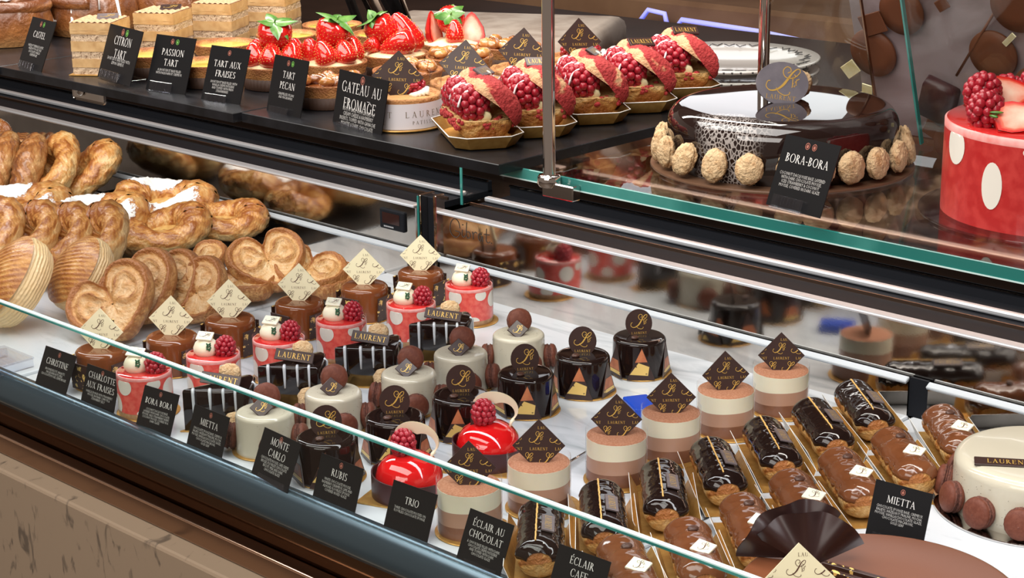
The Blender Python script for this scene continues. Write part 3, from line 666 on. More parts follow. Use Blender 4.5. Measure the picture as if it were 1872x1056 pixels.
def make_trio(board_dx=0.004):
    root = thing('layered_mousse_cake'); board(root, 0.0385, None, 0.0014, board_dx, -0.002)
    wob = lambda t, r, z, j: (r, z+0.0012*sin(t*1.0+1)+0.0005*sin(3*t))
    L = [(0.0014, 0.0155, M_dmousse, 'chocolate_layer'), (0.0155, 0.0305, M_mmousse, 'milk_layer'), (0.0305, 0.0480, M_wmousse, 'white_layer')]
    for k, (a, b_, mt, nm) in enumerate(L):
        b = MB(); b.lathe([(0.0312, a), (0.0312, b_)], 48, 0, wob=(lambda t, r, z, j: (r, z) if z < 0.002 or z > 0.047 else wob(t, r, z, j))); b.build(nm, mt, root)
    c = MB(); c.lathe([(0.0311, 0.0478), (0.0306, 0.0486), (0.02, 0.0484), (0.00001, 0.0484)], 48, wob=lambda t, r, z, j: (r*(1+0.012*nz((cos(t)*8, sin(t)*8, 0))), z)); c.build('cocoa_top', M_cocoa, root)
    a = MB(); a.grid(lambda u, v: V((0.0322*cos(2*PI*u), 0.0322*sin(2*PI*u), 0.002+v*0.0535)), 56, 1); a.build('acetate_collar', M_clear, root, False)
    plaque_diamond(root, 0.0265, T(0, 0.0015, 0.0484+0.0165) @ RX(-12), M_choco, M_gold)
    return root
# ------------------------------------------------------------ eclairs (long axis along local y, front end at -y)
def capsule_r(t):
    e = abs(2*t-1); return math.sqrt(max(0.0, 1-max(0, (e-0.72)/0.28)**2.2))
def make_eclair(kind):
    root = thing('chocolate_eclair' if kind == 'd' else 'coffee_eclair'); L = 0.118; R = 0.0215
    k = MB()
    k.prism([(-0.0235, -0.066), (0.0235, -0.066), (0.0235, 0.066), (-0.0235, 0.066)], 0.0, 0.0006, 0)
    for s in (-1, 1):
        a = [(s*0.0235, -0.066, 0.0003), (s*0.0235, 0.066, 0.0003), (s*0.0325, 0.060, 0.0195), (s*0.0325, -0.060, 0.0195)]
        b_ = [(x+s*0.0006, y, z) for x, y, z in a]
        k.add(a, [(0, 1, 2, 3)], 0, False); k.add(b_, [(0, 1, 2, 3)], 1, False)
        k.add(a+b_, [(i, (i+1) % 4, 4+(i+1) % 4, 4+i) for i in range(4)], 1, False)
    k.build('gold_card_tray', [M_goldcard, M_paperback], root, False)
    sd = 3.0 if kind == 'd' else 8.0
    def surf(u, v, off=0.0):
        t = v; r = R*capsule_r(t)*(1+0.05*nz((t*5, sd, 0))) + off*(0.4+0.6*capsule_r(t)); q = 2*PI*u
        n = 0.05*nz((cos(q)*1.3, sin(q)*1.3, t*9+sd), 1.5)+0.035*nz((cos(q)*3, sin(q)*3, t*30+sd), 1.5)+(0.03*abs(nz((cos(q)*6, sin(q)*6, t*60+sd), 1)) if not off else 0)
        if off: n *= 0.5
        return V((r*(1+n)*cos(q), (t-0.5)*(L+off), 0.0205+r*(1+n)*0.86*sin(q)))
    c = MB(); c.grid(surf, 56, 64, 0, att=lambda u, v: 0.42+0.25*sin(2*PI*u)+0.6*nz(surf(u, v)*70, 1)+0.5*nz(surf(u, v)*190, 1)); c.build('choux_shell', M_choux, root)
    g = MB(); lo = lambda v, s: (0.012 if s > 0 else -0.012)+0.035*nz((v*13, s*5+sd, 1.0))+0.02*nz((v*33, s*5, sd))
    def gs(u, v):
        v2 = 0.020+v*0.96; v2 = max(0.004, min(0.996, v2))
        a0 = lo(v2, 1)+0.03*(1-capsule_r(v2)); a1 = 0.5+lo(v2, -1)-0.03*(1-capsule_r(v2)); uu = a0+(a1-a0)*u
        e = min(u, 1-u)*2; return surf(uu, v2, 0.0013*min(1, e*9)+0.0002)+V((0, 0, 0.0003*nz((uu*10, v2*12, sd), 2)))
    g.grid(gs, 34, 44); g.build('glaze', M_darkglaze if kind == 'd' else M_coffee, root)
    top = 0.0205+R*0.88
    if kind == 'd':
        s = MB(); q = random.Random(4)
        s.tube([(-0.0035+0.0008*nz((i*0.7, 1, 1)), -0.048+0.096*i/24, 0.0205+0.86*math.sqrt(max(0, (R+0.0016)**2-0.0035**2))*capsule_r((0.5+(-0.048+0.096*i/24)/L))+0.0006) for i in range(25)], [0.0008+0.0003*q.random() for i in range(25)], 6); s.build('caramel_line', M_caramel, root)
        plaque_bar(root, 0.034, 0.0125, T(0.0078, -0.014, top+0.0026) @ RY(14) @ Matrix(((0, 0, 1, 0), (-1, 0, 0, 0), (0, -1, 0, 0), (0, 0, 0, 1))), 0.002, M_chocoL)
    else:
        coffee_bean(root, T(0.001, 0.018, top+0.0018) @ RZ(20) @ RX(14), 0.0058)
        plaque_square(root, 0.0185, T(0.004, -0.022, top+0.0022) @ RZ(8) @ RX(-80), M_white, M_brownink, 0.0024, True)
    return root
M_coffee = mat('coffee_glaze', (0.140, 0.045, 0.016), 0.12, coat=0.4, col2=(0.175, 0.062, 0.025), nscale=25)
M_caramel = mat('caramel_line', (0.72, 0.42, 0.13), 0.45)

# ------------------------------------------------------------ flaky pastries
def make_palmier(seed=0):
    """heart of coiled puff pastry: raised sugared rim, hollow pale coils"""
    root = thing('palmier'); m = MB()
    out = cat_rom([(0, 0.024, 0), (-0.014, 0.040, 0), (-0.034, 0.040, 0), (-0.050, 0.022, 0), (-0.050, -0.002, 0), (-0.036, -0.024, 0), (-0.016, -0.040, 0), (0, -0.047, 0), (0.016, -0.040, 0), (0.036, -0.024, 0), (0.050, -0.002, 0), (0.050, 0.022, 0), (0.034, 0.040, 0), (0.014, 0.040, 0)], 8, True)
    N = len(out); rings = [0.02, 0.12, 0.22, 0.31, 0.40, 0.48, 0.55, 0.61, 0.67, 0.72, 0.77, 0.81, 0.85, 0.89, 0.92, 0.95, 0.975, 0.99, 1.0]
    def fld(x, y, v):
        s = 1 if x > 0 else -1; dx, dy = x-s*0.0225, y-0.008; d = math.sqrt(dx*dx*1.15+dy*dy*0.8)/0.0235; a = math.atan2(dy, dx*s)
        n = nz((x*90, y*90, seed), 1); sp = d+0.10*a/PI+0.04*n
        r1 = math.exp(-((v-0.885+0.02*n)/0.085)**2); r2 = math.exp(-((sp-0.62)/0.13)**2)*(1-r1); kn = math.exp(-(d/0.22)**2)
        g = math.exp(-(x/0.0022)**2)*max(0, min(1, (y+0.022)/0.03))
        lay_ = 0.5+0.5*sin(sp*34)
        return r1, r2, kn, g, lay_, n
    vs = []; at = []; fs = []
    for side in (1, -1):
        b0 = len(vs)
        for v in rings:
            for p in out:
                x, y = p.x*v, p.y*v-0.002*(1-v); r1, r2, kn, g, ly, n = fld(x, y, v)
                e = 1.0 if v < 0.93 else math.sqrt(max(0, 1-((v-0.93)/0.07)**2))
                h = (0.0045+0.0068*r1+0.0060*r2+0.0050*kn-0.0040*g+0.0007*ly+0.0011*n+0.0012*nz((x*230, y*230, seed+side), 1))*e
                vs.append(V((x, y, 0.0085+side*h))); at.append(0.12+0.62*r1+0.34*r2+0.25*kn+0.16*ly+0.25*g+(0.15 if v > 0.97 else 0))
        for j in range(len(rings)-1):
            for i in range(N):
                k = (i+1) % N; fs.append((b0+j*N+i, b0+j*N+k, b0+(j+1)*N+k, b0+(j+1)*N+i))
    m.add(vs, fs, 0, True, at); m.build('pastry_coil', M_sugarp, root)
    return root
def make_danish(seed=0, sugar=False, rx=0.0415, ry=0.0315, tr=0.0208, crust=None):
    root = thing('custard_danish'); N = 120; K = 40
    def S(u, v, off=0.0):
        t = 2*PI*u; a = 2*PI*v; n1 = nz((cos(t)*2.2, sin(t)*2.2, seed), 1); sw = a*1.0+t*1.5+1.6*n1
        lam = sin(sw*7+3*nz((cos(t)*3, sin(t)*3, sin(a)+seed), 1.2)); lam2 = sin(sw*17+5*n1)
        f = 1+0.034*lam+0.020*lam2+0.10*nz((cos(t)*3.5, sin(t)*3.5, cos(a)+seed), 1.1)+0.06*nz((cos(t)*9, sin(t)*9, sin(a)*2+seed), 1.2)
        r = tr*f*(0.95+0.16*sin(t*2+seed))+off
        R0 = V((rx*cos(t), ry*sin(t), 0)); d = V((cos(t)*ry, sin(t)*rx, 0)).normalized()
        p = R0+d*(r*cos(a))+V((0, 0, tr*0.92+r*0.95*sin(a)+0.003*sin(2*t+seed)))
        return p, 0.36+0.26*sin(a)+0.14*lam+0.12*lam2+0.40*nz((cos(t)*2.5, sin(t)*2.5, a*0.5+seed), 1.3)
    m = MB(); m.grid(lambda u, v: S(u, v)[0], N, K, 0, att=lambda u, v: S(u, v)[1]); m.build('laminated_ring', crust or M_danish, root)
    c = MB(); c.ell((0, 0, tr*0.62), (rx*0.74, ry*0.68, tr*0.40), 24, 10, 0, disp=lambda d: 0.08*nz((d.x+seed, d.y, d.z), 3)); c.build('custard_filling', M_egg, root)
    if sugar:
        s = MB(); s.grid(lambda u, v: S(u, 0.06+0.40*v, 0.0005)[0], N, 16, 0, att=lambda u, v: 0.62*sin(PI*v)**0.7*(0.55+0.45*sin(u*4*PI+seed*2))+0.12); s.build('sugar_dusting', M_dusting, root, False)
    return root
def make_turnover():
    """thick puff disc: browned scored cap, tall pale layered wall"""
    root = thing('scored_puff_turnover'); n = 96
    m = MB(); pr = [(0.036, 0.0)]+[(0.0435+0.006*sin(PI*(j+1)/41), 0.001+0.030*j/39) for j in range(40)]
    m.lathe(pr, n, 0, wob=lambda t, r, z, j: (r*(1+0.013*sin(j*1.35+3*nz((cos(t)*2, sin(t)*2, 1)))+0.03*nz((cos(t)*5, sin(t)*5, z*100))), z), att=lambda t, r, z, j: 0.02+0.11*sin(j*1.35+3*nz((cos(t)*2, sin(t)*2, 1)))+0.16*nz((cos(t)*4, sin(t)*4, z*160)), sy=0.86)
    m.build('layered_side', M_puff, root)
    u = MB()
    def dome(uu, vv):
        t = 2*PI*uu; d = vv; X = 0.0478*d*cos(t); Y = 0.0478*0.86*d*sin(t)
        return V((X, Y, 0.0295+0.0150*(1-d**2.6)+0.0007*sin((X+Y*0.5)*1000+2*nz((X*40, Y*40, 0)))*(1-d**6)))
    u.grid(dome, 96, 26, 0, att=lambda uu, vv: 0.60+0.20*sin((0.0478*vv*cos(2*PI*uu)+0.5*0.0411*vv*sin(2*PI*uu))*1000+2*nz((1.9*vv*cos(2*PI*uu), 1.6*vv*sin(2*PI*uu), 0)))+0.25*nz((vv*cos(2*PI*uu)*3, vv*sin(2*PI*uu)*3, 4), 1)); u.build('scored_cap', M_puff, root)
    return root
def make_swirl(seed=0, icing=True, dark=False):
    """round roll standing low, coil on top"""
    root = thing('cinnamon_roll'); m = MB()
    m.lathe([(0.045, 0), (0.050, 0.010), (0.0505, 0.024), (0.047, 0.036), (0.040, 0.0435), (0.02, 0.046), (0.00001, 0.046)], 48, 0, wob=lambda t, r, z, j: (r*(1+0.03*nz((cos(t)*3, sin(t)*3, seed))), z), att=lambda t, r, z, j: 0.15+0.6*min(1, z/0.03)+0.2*nz((cos(t)*4, sin(t)*4, z*80)))
    P = []; N = 110
    for i in range(N):
        t = i/(N-1); a = t*2*PI*3.1+seed; r = 0.004+0.0405*t; P.append((r*cos(a), r*sin(a), 0.0475-0.011*t**2.2))
    m.tube(P, [0.0070+0.0012*i/N for i in range(N)], 12, 0, 0.9, wob=lambda t, a: 1+0.12*nz((t*40, cos(a)*2, sin(a)*2+seed), 1), att=lambda t, a: 0.62+0.30*sin(a)+0.4*nz((t*30, a, seed)))
    m.build('rolled_dough', M_brownroll, root)
    if icing:
        q = random.Random(seed)
        for k in range(3):
            x = -0.024+k*0.024+q.uniform(-.004, .004); s = MB(); pts = []
            for i in range(22):
                y = -0.049+0.098*i/21; d = math.sqrt(x*x+y*y); z = 0.0560-0.011*(d/0.0445)**2.2+0.002*sin(i*1.7)
                if d > 0.046: z = max(0.018, 0.0455-(d-0.046)*5.0)
                pts.append((x+0.003*sin(i*0.8+k), y, z))
            s.tube(pts, [0.0014+0.0012*q.random() for _ in pts], 8, 0, 0.5); s.build('icing_drizzle', M_icing, root)
    return root
def make_striped_roll(seed=0):
    root = thing('striped_twist'); m = MB(); L = 0.11
    m.grid(lambda u, v: V((0.030*capsule_r(v)*cos(2*PI*u)*(1+0.05*sin(v*46+2*sin(2*PI*u))), (v-0.5)*L, 0.024+0.024*capsule_r(v)*sin(2*PI*u)*(1+0.05*sin(v*46+2*sin(2*PI*u))))), 28, 80, 0, att=lambda u, v: 0.55+0.55*sin(v*46+2*sin(2*PI*u)))
    m.build('twisted_dough', M_brownroll, root); return root
def make_sugar_bun(seed=0):
    root = thing('sugared_bun'); m = MB()
    m.ell((0, 0, 0.030), (0.050, 0.046, 0.031), 40, 24, 0, disp=lambda d: 0.05*nz((d.x+seed, d.y, d.z), 2.5)-0.05*max(0, 1-abs(d.z+0.15)/0.15), att=lambda d: 0.15 if abs(d.z+0.15) < 0.17 else 0.75+0.3*nz(d, 4))
    m.build('browned_dough', M_danish, root)
    s = MB(); q = random.Random(seed)
    for i in range(420):
        a = q.uniform(0, 2*PI); z = q.uniform(0.15, 1.0); r = math.sqrt(1-z*z); c = 1.005
        s.ell((0.050*c*r*cos(a), 0.046*c*r*sin(a), 0.030+0.031*c*z), (0.0006, 0.0006, 0.0005), 4, 3)
    o = s.build('sugar_grains', M_sugar, root, False); o['kind'] = 'stuff'
    return root
# ------------------------------------------------------------ upper shelf pastries
def tart_shell(root, r=0.040, h=0.026, flute=True):
    m = MB(); m.lathe([(r*0.86, 0.001), (r*0.93, h*0.5), (r, h-0.001), (r*0.995, h+0.0008), (r*0.93, h+0.0004), (r*0.91, h-0.004), (r*0.5, h-0.006), (0.00001, h-0.006)], 56, 0,
        wob=lambda t, rr, z, j: (rr*(1+0.008*nz((cos(t)*6, sin(t)*6, z*100))), z), att=lambda t, rr, z, j: 0.35+0.45*(z > h-0.003)+0.3*nz((cos(t)*4, sin(t)*4, z*60)))
    m.build('pastry_shell', M_tart, root)
    if flute:
        f = MB(); f.lathe([(r*0.88, 0.0), (r*0.955, h*0.52), (r*0.945, h*0.52), (r*0.86, 0.0008)], 96, 0, wob=lambda t, rr, z, j: (rr*(1+0.022*cos(48*t)), z)); f.build('fluted_paper_case', M_flute, root)
def make_curd_tart():
    root = thing('curd_tart'); tart_shell(root)
    c = MB(); c.lathe([(0.0369, 0.0215), (0.030, 0.0245), (0.015, 0.0250), (0.00001, 0.0250)], 48); c.build('yellow_curd', M_custard, root); return root
def strawberry(parent, M, L=0.034, r=0.0125, calyx=True, seed=0):
    """tip towards -z, leaves on top"""
    m = MB(); m.M = M
    pr = [(0.00001, -L*0.5), (r*0.30, -L*0.47), (r*0.62, -L*0.30), (r*0.88, -L*0.06), (r, L*0.16), (r*0.95, L*0.34), (r*0.66, L*0.46), (r*0.2, L*0.49), (0.00001, L*0.49)]
    m.lathe(pr, 24, 0, wob=lambda t, rr, z, j: (rr*(1+0.04*nz((cos(t)*2, sin(t)*2, z*60+seed))), z)); b = m.build('strawberry', M_strawb, parent)
    s = MB(); s.M = M; q = random.Random(seed)
    for j in range(8):
        z = -L*0.40+L*0.78*j/7.5
        rr = 0
        for k in range(len(pr)-1):
            if pr[k][1] <= z <= pr[k+1][1]: rr = pr[k][0]+(pr[k+1][0]-pr[k][0])*(z-pr[k][1])/(pr[k+1][1]-pr[k][1])
        n = max(3, int(rr*2*PI/0.0042))
        for i in range(n):
            t = 2*PI*(i+0.5*(j % 2))/n; s.ell(((rr+0.0001)*cos(t), (rr+0.0001)*sin(t), z), (0.00042, 0.00042, 0.0007), 5, 4)
    s.build('seeds', M_seed, b, False)
    if calyx:
        c = MB(); c.M = M @ T(0, 0, L*0.47)
        for i in range(9):
            a = 2*PI*i/9+0.3*q.random(); l = r*q.uniform(0.95, 1.45); wd = r*0.34; dz = q.uniform(-0.75, 0.25)
            ca, sa = cos(a), sin(a)
            def leaf(u, v, ca=ca, sa=sa, l=l, wd=wd, dz=dz):
                x = l*u; y = (v-0.5)*2*wd*sin(PI*(0.12+0.88*u)**0.8); z = 0.0018+l*dz*u*u+0.15*l*u-0.25*abs(y)
                return V((x*ca-y*sa, x*sa+y*ca, z))
            c.grid(leaf, 6, 4)
        c.tube([(0, 0, 0), (0.001, 0, 0.006)], 0.0011, 6); c.build('leafy_calyx', M_leaf, b, False)
    return b
def cut_strawberry(parent, M, L=0.030, r=0.0125, seed=0):
    """a lengthwise half: red skin at the back, pale cut face towards -y"""
    m = MB(); m.M = M; prof = [(-L*0.5, 0.0008), (-L*0.42, r*0.86), (-L*0.2, r), (L*0.05, r*0.86), (L*0.28, r*0.52), (L*0.44, r*0.24), (L*0.5, 0.0006)]
    m.grid(lambda u, v: V((-prof[int(round(v*6))][1]*cos(PI*u), prof[int(round(v*6))][1]*sin(PI*u)*0.9, prof[int(round(v*6))][0])), 14, 6, 0)
    b = m.build('strawberry_half', M_strawb, parent, False)
    c = MB(); c.M = M; out = [(w*0.97, z) for z, w in prof]+[(-w*0.97, z) for z, w in reversed(prof)]
    n_ = len(out); c.add([V((0, -0.0004, 0))]+[V((x*k, -0.0004, z*k)) for k in (0.72, 1.0) for x, z in out], [(0, 1+i, 1+(i+1) % n_) for i in range(n_)]+[(1+i, 1+n_+i, 1+n_+(i+1) % n_, 1+(i+1) % n_) for i in range(n_)], 0, False, [0.05]+[0.35]*n_+[1.1]*n_)
    c.build('cut_face', M_strawcut, b, False); return b
def make_strawberry_tart(v=0):
    root = thing('strawberry_tart'); tart_shell(root, 0.041, 0.026, v < 2)
    c = MB(); c.lathe([(0.0375, 0.0235), (0.032, 0.028), (0.018, 0.031), (0.00001, 0.032)], 48, 0, wob=lambda t, r, z, j: (r, z+0.0022*nz((cos(t)*2, sin(t)*2, v)))); c.build('custard_cream', M_creamfill, root)
    if v == 0:
        strawberry(root, T(0.001, 0.002, 0.0545) @ RY(6) @ RX(24), 0.047, 0.0205, True, 1)
        for k, (x, y, rz, t) in enumerate(((-0.020, -0.013, 30, 22), (0.001, -0.0235, 0, 26), (0.022, -0.011, -40, 22), (-0.020, 0.015, 120, 18), (0.020, 0.016, 200, 18))):
            strawberry(root, T(x, y, 0.0395) @ RZ(rz) @ RX(-t) @ RX(180), 0.031, 0.0142, False, 3+k)
    elif v == 1:
        strawberry(root, T(-0.013, 0.004, 0.0500) @ RY(-32) @ RX(10), 0.046, 0.0195, True, 4)
        strawberry(root, T(0.013, 0.003, 0.0500) @ RY(-28) @ RX(180), 0.054, 0.0185, False, 5)
        strawberry(root, T(0.004, -0.0195, 0.0395) @ RZ(-10) @ RY(70) @ RX(0), 0.046, 0.0150, False, 9)
        strawberry(root, T(-0.028, -0.008, 0.037) @ RY(70) @ RX(20), 0.024, 0.0105, False, 6)
    else:
        strawberry(root, T(-0.002, 0.011, 0.0490) @ RX(52), 0.040, 0.0180, True, 7)
        cut_strawberry(root, T(0.023, -0.004, 0.0430) @ RZ(-10) @ RX(-18), 0.042, 0.0185, 2)
        cut_strawberry(root, T(-0.022, 0.000, 0.0440) @ RZ(62) @ RX(-14), 0.044, 0.0155, 3)
        strawberry(root, T(0.003, -0.017, 0.042) @ RX(170), 0.030, 0.0118, False, 8)
    return root
def make_pecan_tart(seed=0):
    root = thing('nut_tart'); tart_shell(root, 0.0405, 0.026)
    c = MB(); c.lathe([(0.0372, 0.0225), (0.025, 0.025), (0.00001, 0.026)], 40, 0, att=lambda t, r, z, j: 0.7); c.build('caramel_filling', M_nut, root)
    n = MB(); q = random.Random(seed)
    for i in range(17):
        a = q.uniform(0, 2*PI); r = 0.030*math.sqrt(q.random()); s = q.uniform(0.0058, 0.0090)
        n.ell((r*cos(a), r*sin(a), 0.0275+0.003*q.random()), (s*1.25, s*0.85, s*0.75), 18, 12, 0, disp=lambda d, i=i: 0.16*nz((d.x+i, d.y, d.z), 3)-0.16*max(0, 1-abs(d.y)/0.2)*(d.z > 0), att=lambda d, i=i: 0.25+0.5*((i*7) % 5)/5+0.3*nz((d.x, d.y, d.z+i), 3), M=Matrix.Rotation(q.uniform(0, PI), 3, 'Z'))
    n.build('glazed_nuts', M_nut, root); return root
def make_cheesecake(seed=0):
    root = thing('banded_cheesecake'); r = 0.0415
    b = MB(); b.lathe([(0.046, 0), (0.0465, 0.0007), (0.046, 0.0014)], 48); b.build('cake_board', M_goldcard, root)
    s = MB(); s.lathe([(r*0.98, 0.0014), (r*0.985, 0.030), (r*0.97, 0.0325), (r*0.86, 0.0320), (r*0.84, 0.029), (0.00001, 0.0285)], 48, 0, wob=lambda t, rr, z, j: (rr, z+0.0012*nz((cos(t)*5, sin(t)*5, seed))*(z > 0.02)), att=lambda t, rr, z, j: 0.45+0.4*nz((cos(t)*5, sin(t)*5, z*90))); s.build('pastry_shell', M_tart, root)
    f = MB(); f.lathe([(r*0.85, 0.0290), (r*0.6, 0.0305), (0.00001, 0.0310)], 40, 0, wob=lambda t, rr, z, j: (rr, z+0.001*nz((cos(t)*3*rr*30, sin(t)*3*rr*30, seed))), att=lambda t, rr, z, j: 0.1+0.9*max(0, nz((cos(t)*rr*60, sin(t)*rr*60, seed), 1))); f.build('baked_filling', M_tart, root)
    w = MB(); w.grid(lambda u, v: V((r*1.005*cos(2*PI*u), r*1.005*sin(2*PI*u), 0.0018+v*0.0262)), 64, 1); band = w.build('white_paper_band', M_band, root, False)
    tx = MB()
    def wrap(polys, a0):
        for q in polys: tx.add([V((r*1.0075*sin(a0+x/r), -r*1.0075*cos(a0+x/r), z)) for x, z in q], [tuple(range(len(q)))], 0, False)
    for a0 in (-2.3, -0.75, 0.80, 2.35):
        wrap(word('LAURENT', 0.0062, 0, 0.0170, 0.45), a0); wrap(word('PATISSERIE', 0.0036, 0, 0.0085, 0.42), a0)
    tx.build('printed_name', M_bandtext, band, False)
    a = MB(); a.grid(lambda u, v: V((r*0.995*cos(2*PI*u), r*0.995*sin(2*PI*u), 0.027+v*0.020)), 56, 1); a.build('acetate_collar', M_clear, root, False)
    plaque_diamond(root, 0.027, T(-0.004, 0.0, 0.031+0.0185) @ RZ(6) @ RX(-14) @ RY(4), M_choco, M_gold)
    add_raspberry(root, (0.013, 0.010, 0.036), seed, 1.0, RX(70), 'raspberry'); add_raspberry(root, (-0.010, 0.016, 0.036), seed+1, 1.0, RX(60), 'raspberry')
    c = MB()
    for i in range(4): c.tube([(0.012+0.004*i, -0.012+0.003*i, 0.031), (0.020+0.002*i, -0.002+0.002*i, 0.0335+0.0014*i)], [0.005, 0.0025], 10, 0, 0.7)
    c.build('piped_cream', M_white, root); return root
def make_raspberry_choux(seed=0):
    """filled bun in a gold hexagonal tray, long axis y, front end at -y"""
    root = thing('raspberry_choux'); sd = seed*3.7; L = 0.098; R = 0.0275
    k = MB(); hx = [(-0.020, -0.058), (0.020, -0.058), (0.034, -0.044), (0.034, 0.044), (0.020, 0.058), (-0.020, 0.058), (-0.034, 0.044), (-0.034, -0.044)]
    n = len(hx); lo = [(x*0.84, y*0.90, 0.0008) for x, y in hx]; hi = [(x*1.06, y*1.04, 0.0125) for x, y in hx]
    k.add(lo, [tuple(range(n))], 0, False); k.add(lo+hi, [(i, (i+1) % n, n+(i+1) % n, n+i) for i in range(n)], 0, False)
    off = [(x*1.012, y*1.008, z-0.0004) for x, y, z in lo+hi]; k.add(off, [(i, (i+1) % n, n+(i+1) % n, n+i) for i in range(n)], 0, False); k.add(off[:n], [tuple(range(n))], 1, False)
    k.tube([V(p)+V((0, 0, 0.0002)) for p in hi], 0.0006, 5, 1, closed=True)
    k.build('gold_card_tray', [M_goldcard, M_paperback], root, False)
    b = MB()
    def low(u, v):
        c = capsule_r(v)**0.8; q = PI+PI*u; x = R*c*cos(q); z = 0.026+0.0235*c*sin(q)
        n_ = 1+0.05*nz((cos(q)*2, v*6, sd), 1.5); return V((x*n_, (v-0.5)*L*1.02, z*n_))
    b.grid(low, 30, 40, 0, att=lambda u, v: 0.55+0.35*nz((u*5, v*7, sd), 1.2)-0.3*(abs(u-0.5) > 0.40))
    b.grid(lambda u, v: V((R*0.98*capsule_r(v)**0.8*(2*u-1), (v-0.5)*L, 0.0258+0.0015*nz((u*5, v*7, sd), 1))), 12, 40, 0, att=lambda u, v: 0.1)
    b.build('choux_base', M_choux, root)
    e = MB()
    for i in range(90):
        q = random.Random(seed*100+i); v = q.uniform(0.04, 0.96); s = q.choice((-1, 1)); c = capsule_r(v)**0.8
        e.ell((s*(R*c*0.99), (v-0.5)*L, 0.0235+q.uniform(-.006, .003)), (0.0022, 0.0036, 0.0024), 6, 4, 0, disp=lambda d: 0.2*nz(d, 3), att=lambda d: 1.0)
    for i in range(26):
        q = random.Random(seed*100+i+500); a = q.uniform(-1.2, 1.2); e.ell((R*0.8*sin(a), -L*0.5*cos(a)*0.98, 0.0225+q.uniform(-.004, .003)), (0.0034, 0.0026, 0.0026), 6, 4, 0, att=lambda d: 1.0)
    e.build('red_crackle_crumbs', M_cookred, root)
    c = MB(); c.tube([(-0.006+0.0015*sin(i*1.3), -0.040+0.080*i/16, 0.028) for i in range(17)], [0.0125*capsule_r((i+2)/20) for i in range(17)], 12, 0, 0.6); c.build('custard_cream', M_creamfill, root)
    for i in range(4):
        y = -0.030+0.0205*i
        rb = add_raspberry(root, (-0.0105+0.001*sin(i*2+seed), y, 0.0385+0.0012*cos(i*3)), i, 1.42, RZ(-25+8*i) @ RY(-28) @ RX(20), 'raspberry')
        s = MB()
        pts = []
        for j in range(12):
            A = math.radians(178-120*((j*0.37) % 1.0)); pts.append((-0.0105+0.0152*cos(A), y-0.0105+0.021*j/11, 0.0385+0.0162*sin(A)))
        pts = cat_rom(pts, 3)
        s.tube(pts, [0.0015+0.0008*nz((j*0.9, i, seed)) for j in range(len(pts))], 6, 0, 0.7, wob=lambda t, a: 1+0.5*nz((t*19, cos(a)*2, i+seed), 2)); s.build('icing_sugar', M_sugar, rb)
    t = MB()
    def lid(u, v, off=0.0):
        c = capsule_r(v)**0.75; q = -0.06*PI+1.12*PI*u; x = R*(1.0+off)*c*cos(q); z = 0.0185*(1+off)*c*sin(q)
        n_ = 1+0.045*nz((cos(q)*2, v*8, sd), 2)+0.05*nz((cos(q)*6, v*24, sd), 1.5)*(off >= 0)+0.035*nz((cos(q)*14, v*60, sd), 1.5)*(off >= 0); return V((x*n_, (v-0.5)*L*1.04, z*n_))
    t.M = T(0.0130, 0.002, 0.0385) @ RY(44)
    t.grid(lambda u, v: lid(u, v), 48, 72, 0, att=lambda u, v: (1.0+1.5*nz(lid(u, v)*62+V((sd, 0, 0)), 1)+0.6*nz(lid(u, v)*260, 1)) if u < 0.86-0.05*sin(v*9) else 0.05)
    t.grid(lambda u, v: lid(u, v, -0.10), 24, 40, 0, att=lambda u, v: 0.0)
    t.build('cracked_choux_lid', M_cookred, root)
    d = MB(); d.ell((0.0125, 0.012, 0.0585), (0.006, 0.005, 0.005), 12, 8); d.build('cream_dab', M_white, root)
    plaque_bar(root, 0.0285, 0.0125, T(0.0105, 0.009, 0.0640) @ RZ((60, 10, 70, 20, 10)[seed]) @ RX(-58) @ RY(6), 0.0024, M_chocoL if seed < 2 else M_choco)
    return root
def make_castel(seed=0):
    """layered square-cut slice on a gold card"""
    root = thing('layered_cream_slice'); a = 0.0270; dpt = 0.0300; q = random.Random(seed)
    k = MB(); k.prism([(-a-0.004, -dpt-0.004), (a+0.004, -dpt-0.004), (a+0.004, dpt+0.004), (-a-0.004, dpt+0.004)], 0, 0.001); k.build('gold_card', M_goldcard, root)
    z = 0.001; L = [('s', .0085), ('c', .0105), ('s', .009), ('c', .0125), ('s', .0085), ('c', .0045), ('t', .0095)]
    for i, (ty, h) in enumerate(L):
        m = MB(); g = 1.0 if ty != 's' else 0.985
        n = 18
        def wall(u, v, z=z, h=h, g=g, i=i, ty=ty):
            per = [(-a, -dpt), (a, -dpt), (a, dpt), (-a, dpt), (-a, -dpt)]; s = u*4; e = min(3, int(s)); f = s-e
            x = per[e][0]+(per[e+1][0]-per[e][0])*f; y = per[e][1]+(per[e+1][1]-per[e][1])*f
            d = 0.0011*nz((x*140, y*140, z*200+v*2+seed), 1)*(1 if ty == 's' else 0.6)
            return V((x*g+(d if abs(abs(x)-a) < 1e-6 else 0), y*g+(d if abs(abs(y)-dpt) < 1e-6 else 0), z+h*v))
        m.grid(wall, 96, 3, 0, sm=(ty != 's'))
        m.add([(-a*g, -dpt*g, z+h), (a*g, -dpt*g, z+h), (a*g, dpt*g, z+h), (-a*g, dpt*g, z+h)], [(0, 1, 2, 3)], 1 if ty == 't' else 0, False)
        m.build({'s': 'sponge_layer', 'c': 'cream_layer', 't': 'top_cream_layer'}[ty], [M_castsponge if ty == 's' else M_castcream, M_casttop], root, False); z += h
    d = MB(); d.grid(lambda u, v: V(((u*2-1)*a*0.985, (v*2-1)*dpt*0.985, z+0.0008+0.0007*sin(u*44))), 44, 3); d.build('cocoa_top', M_casttop, root, False)
    return root
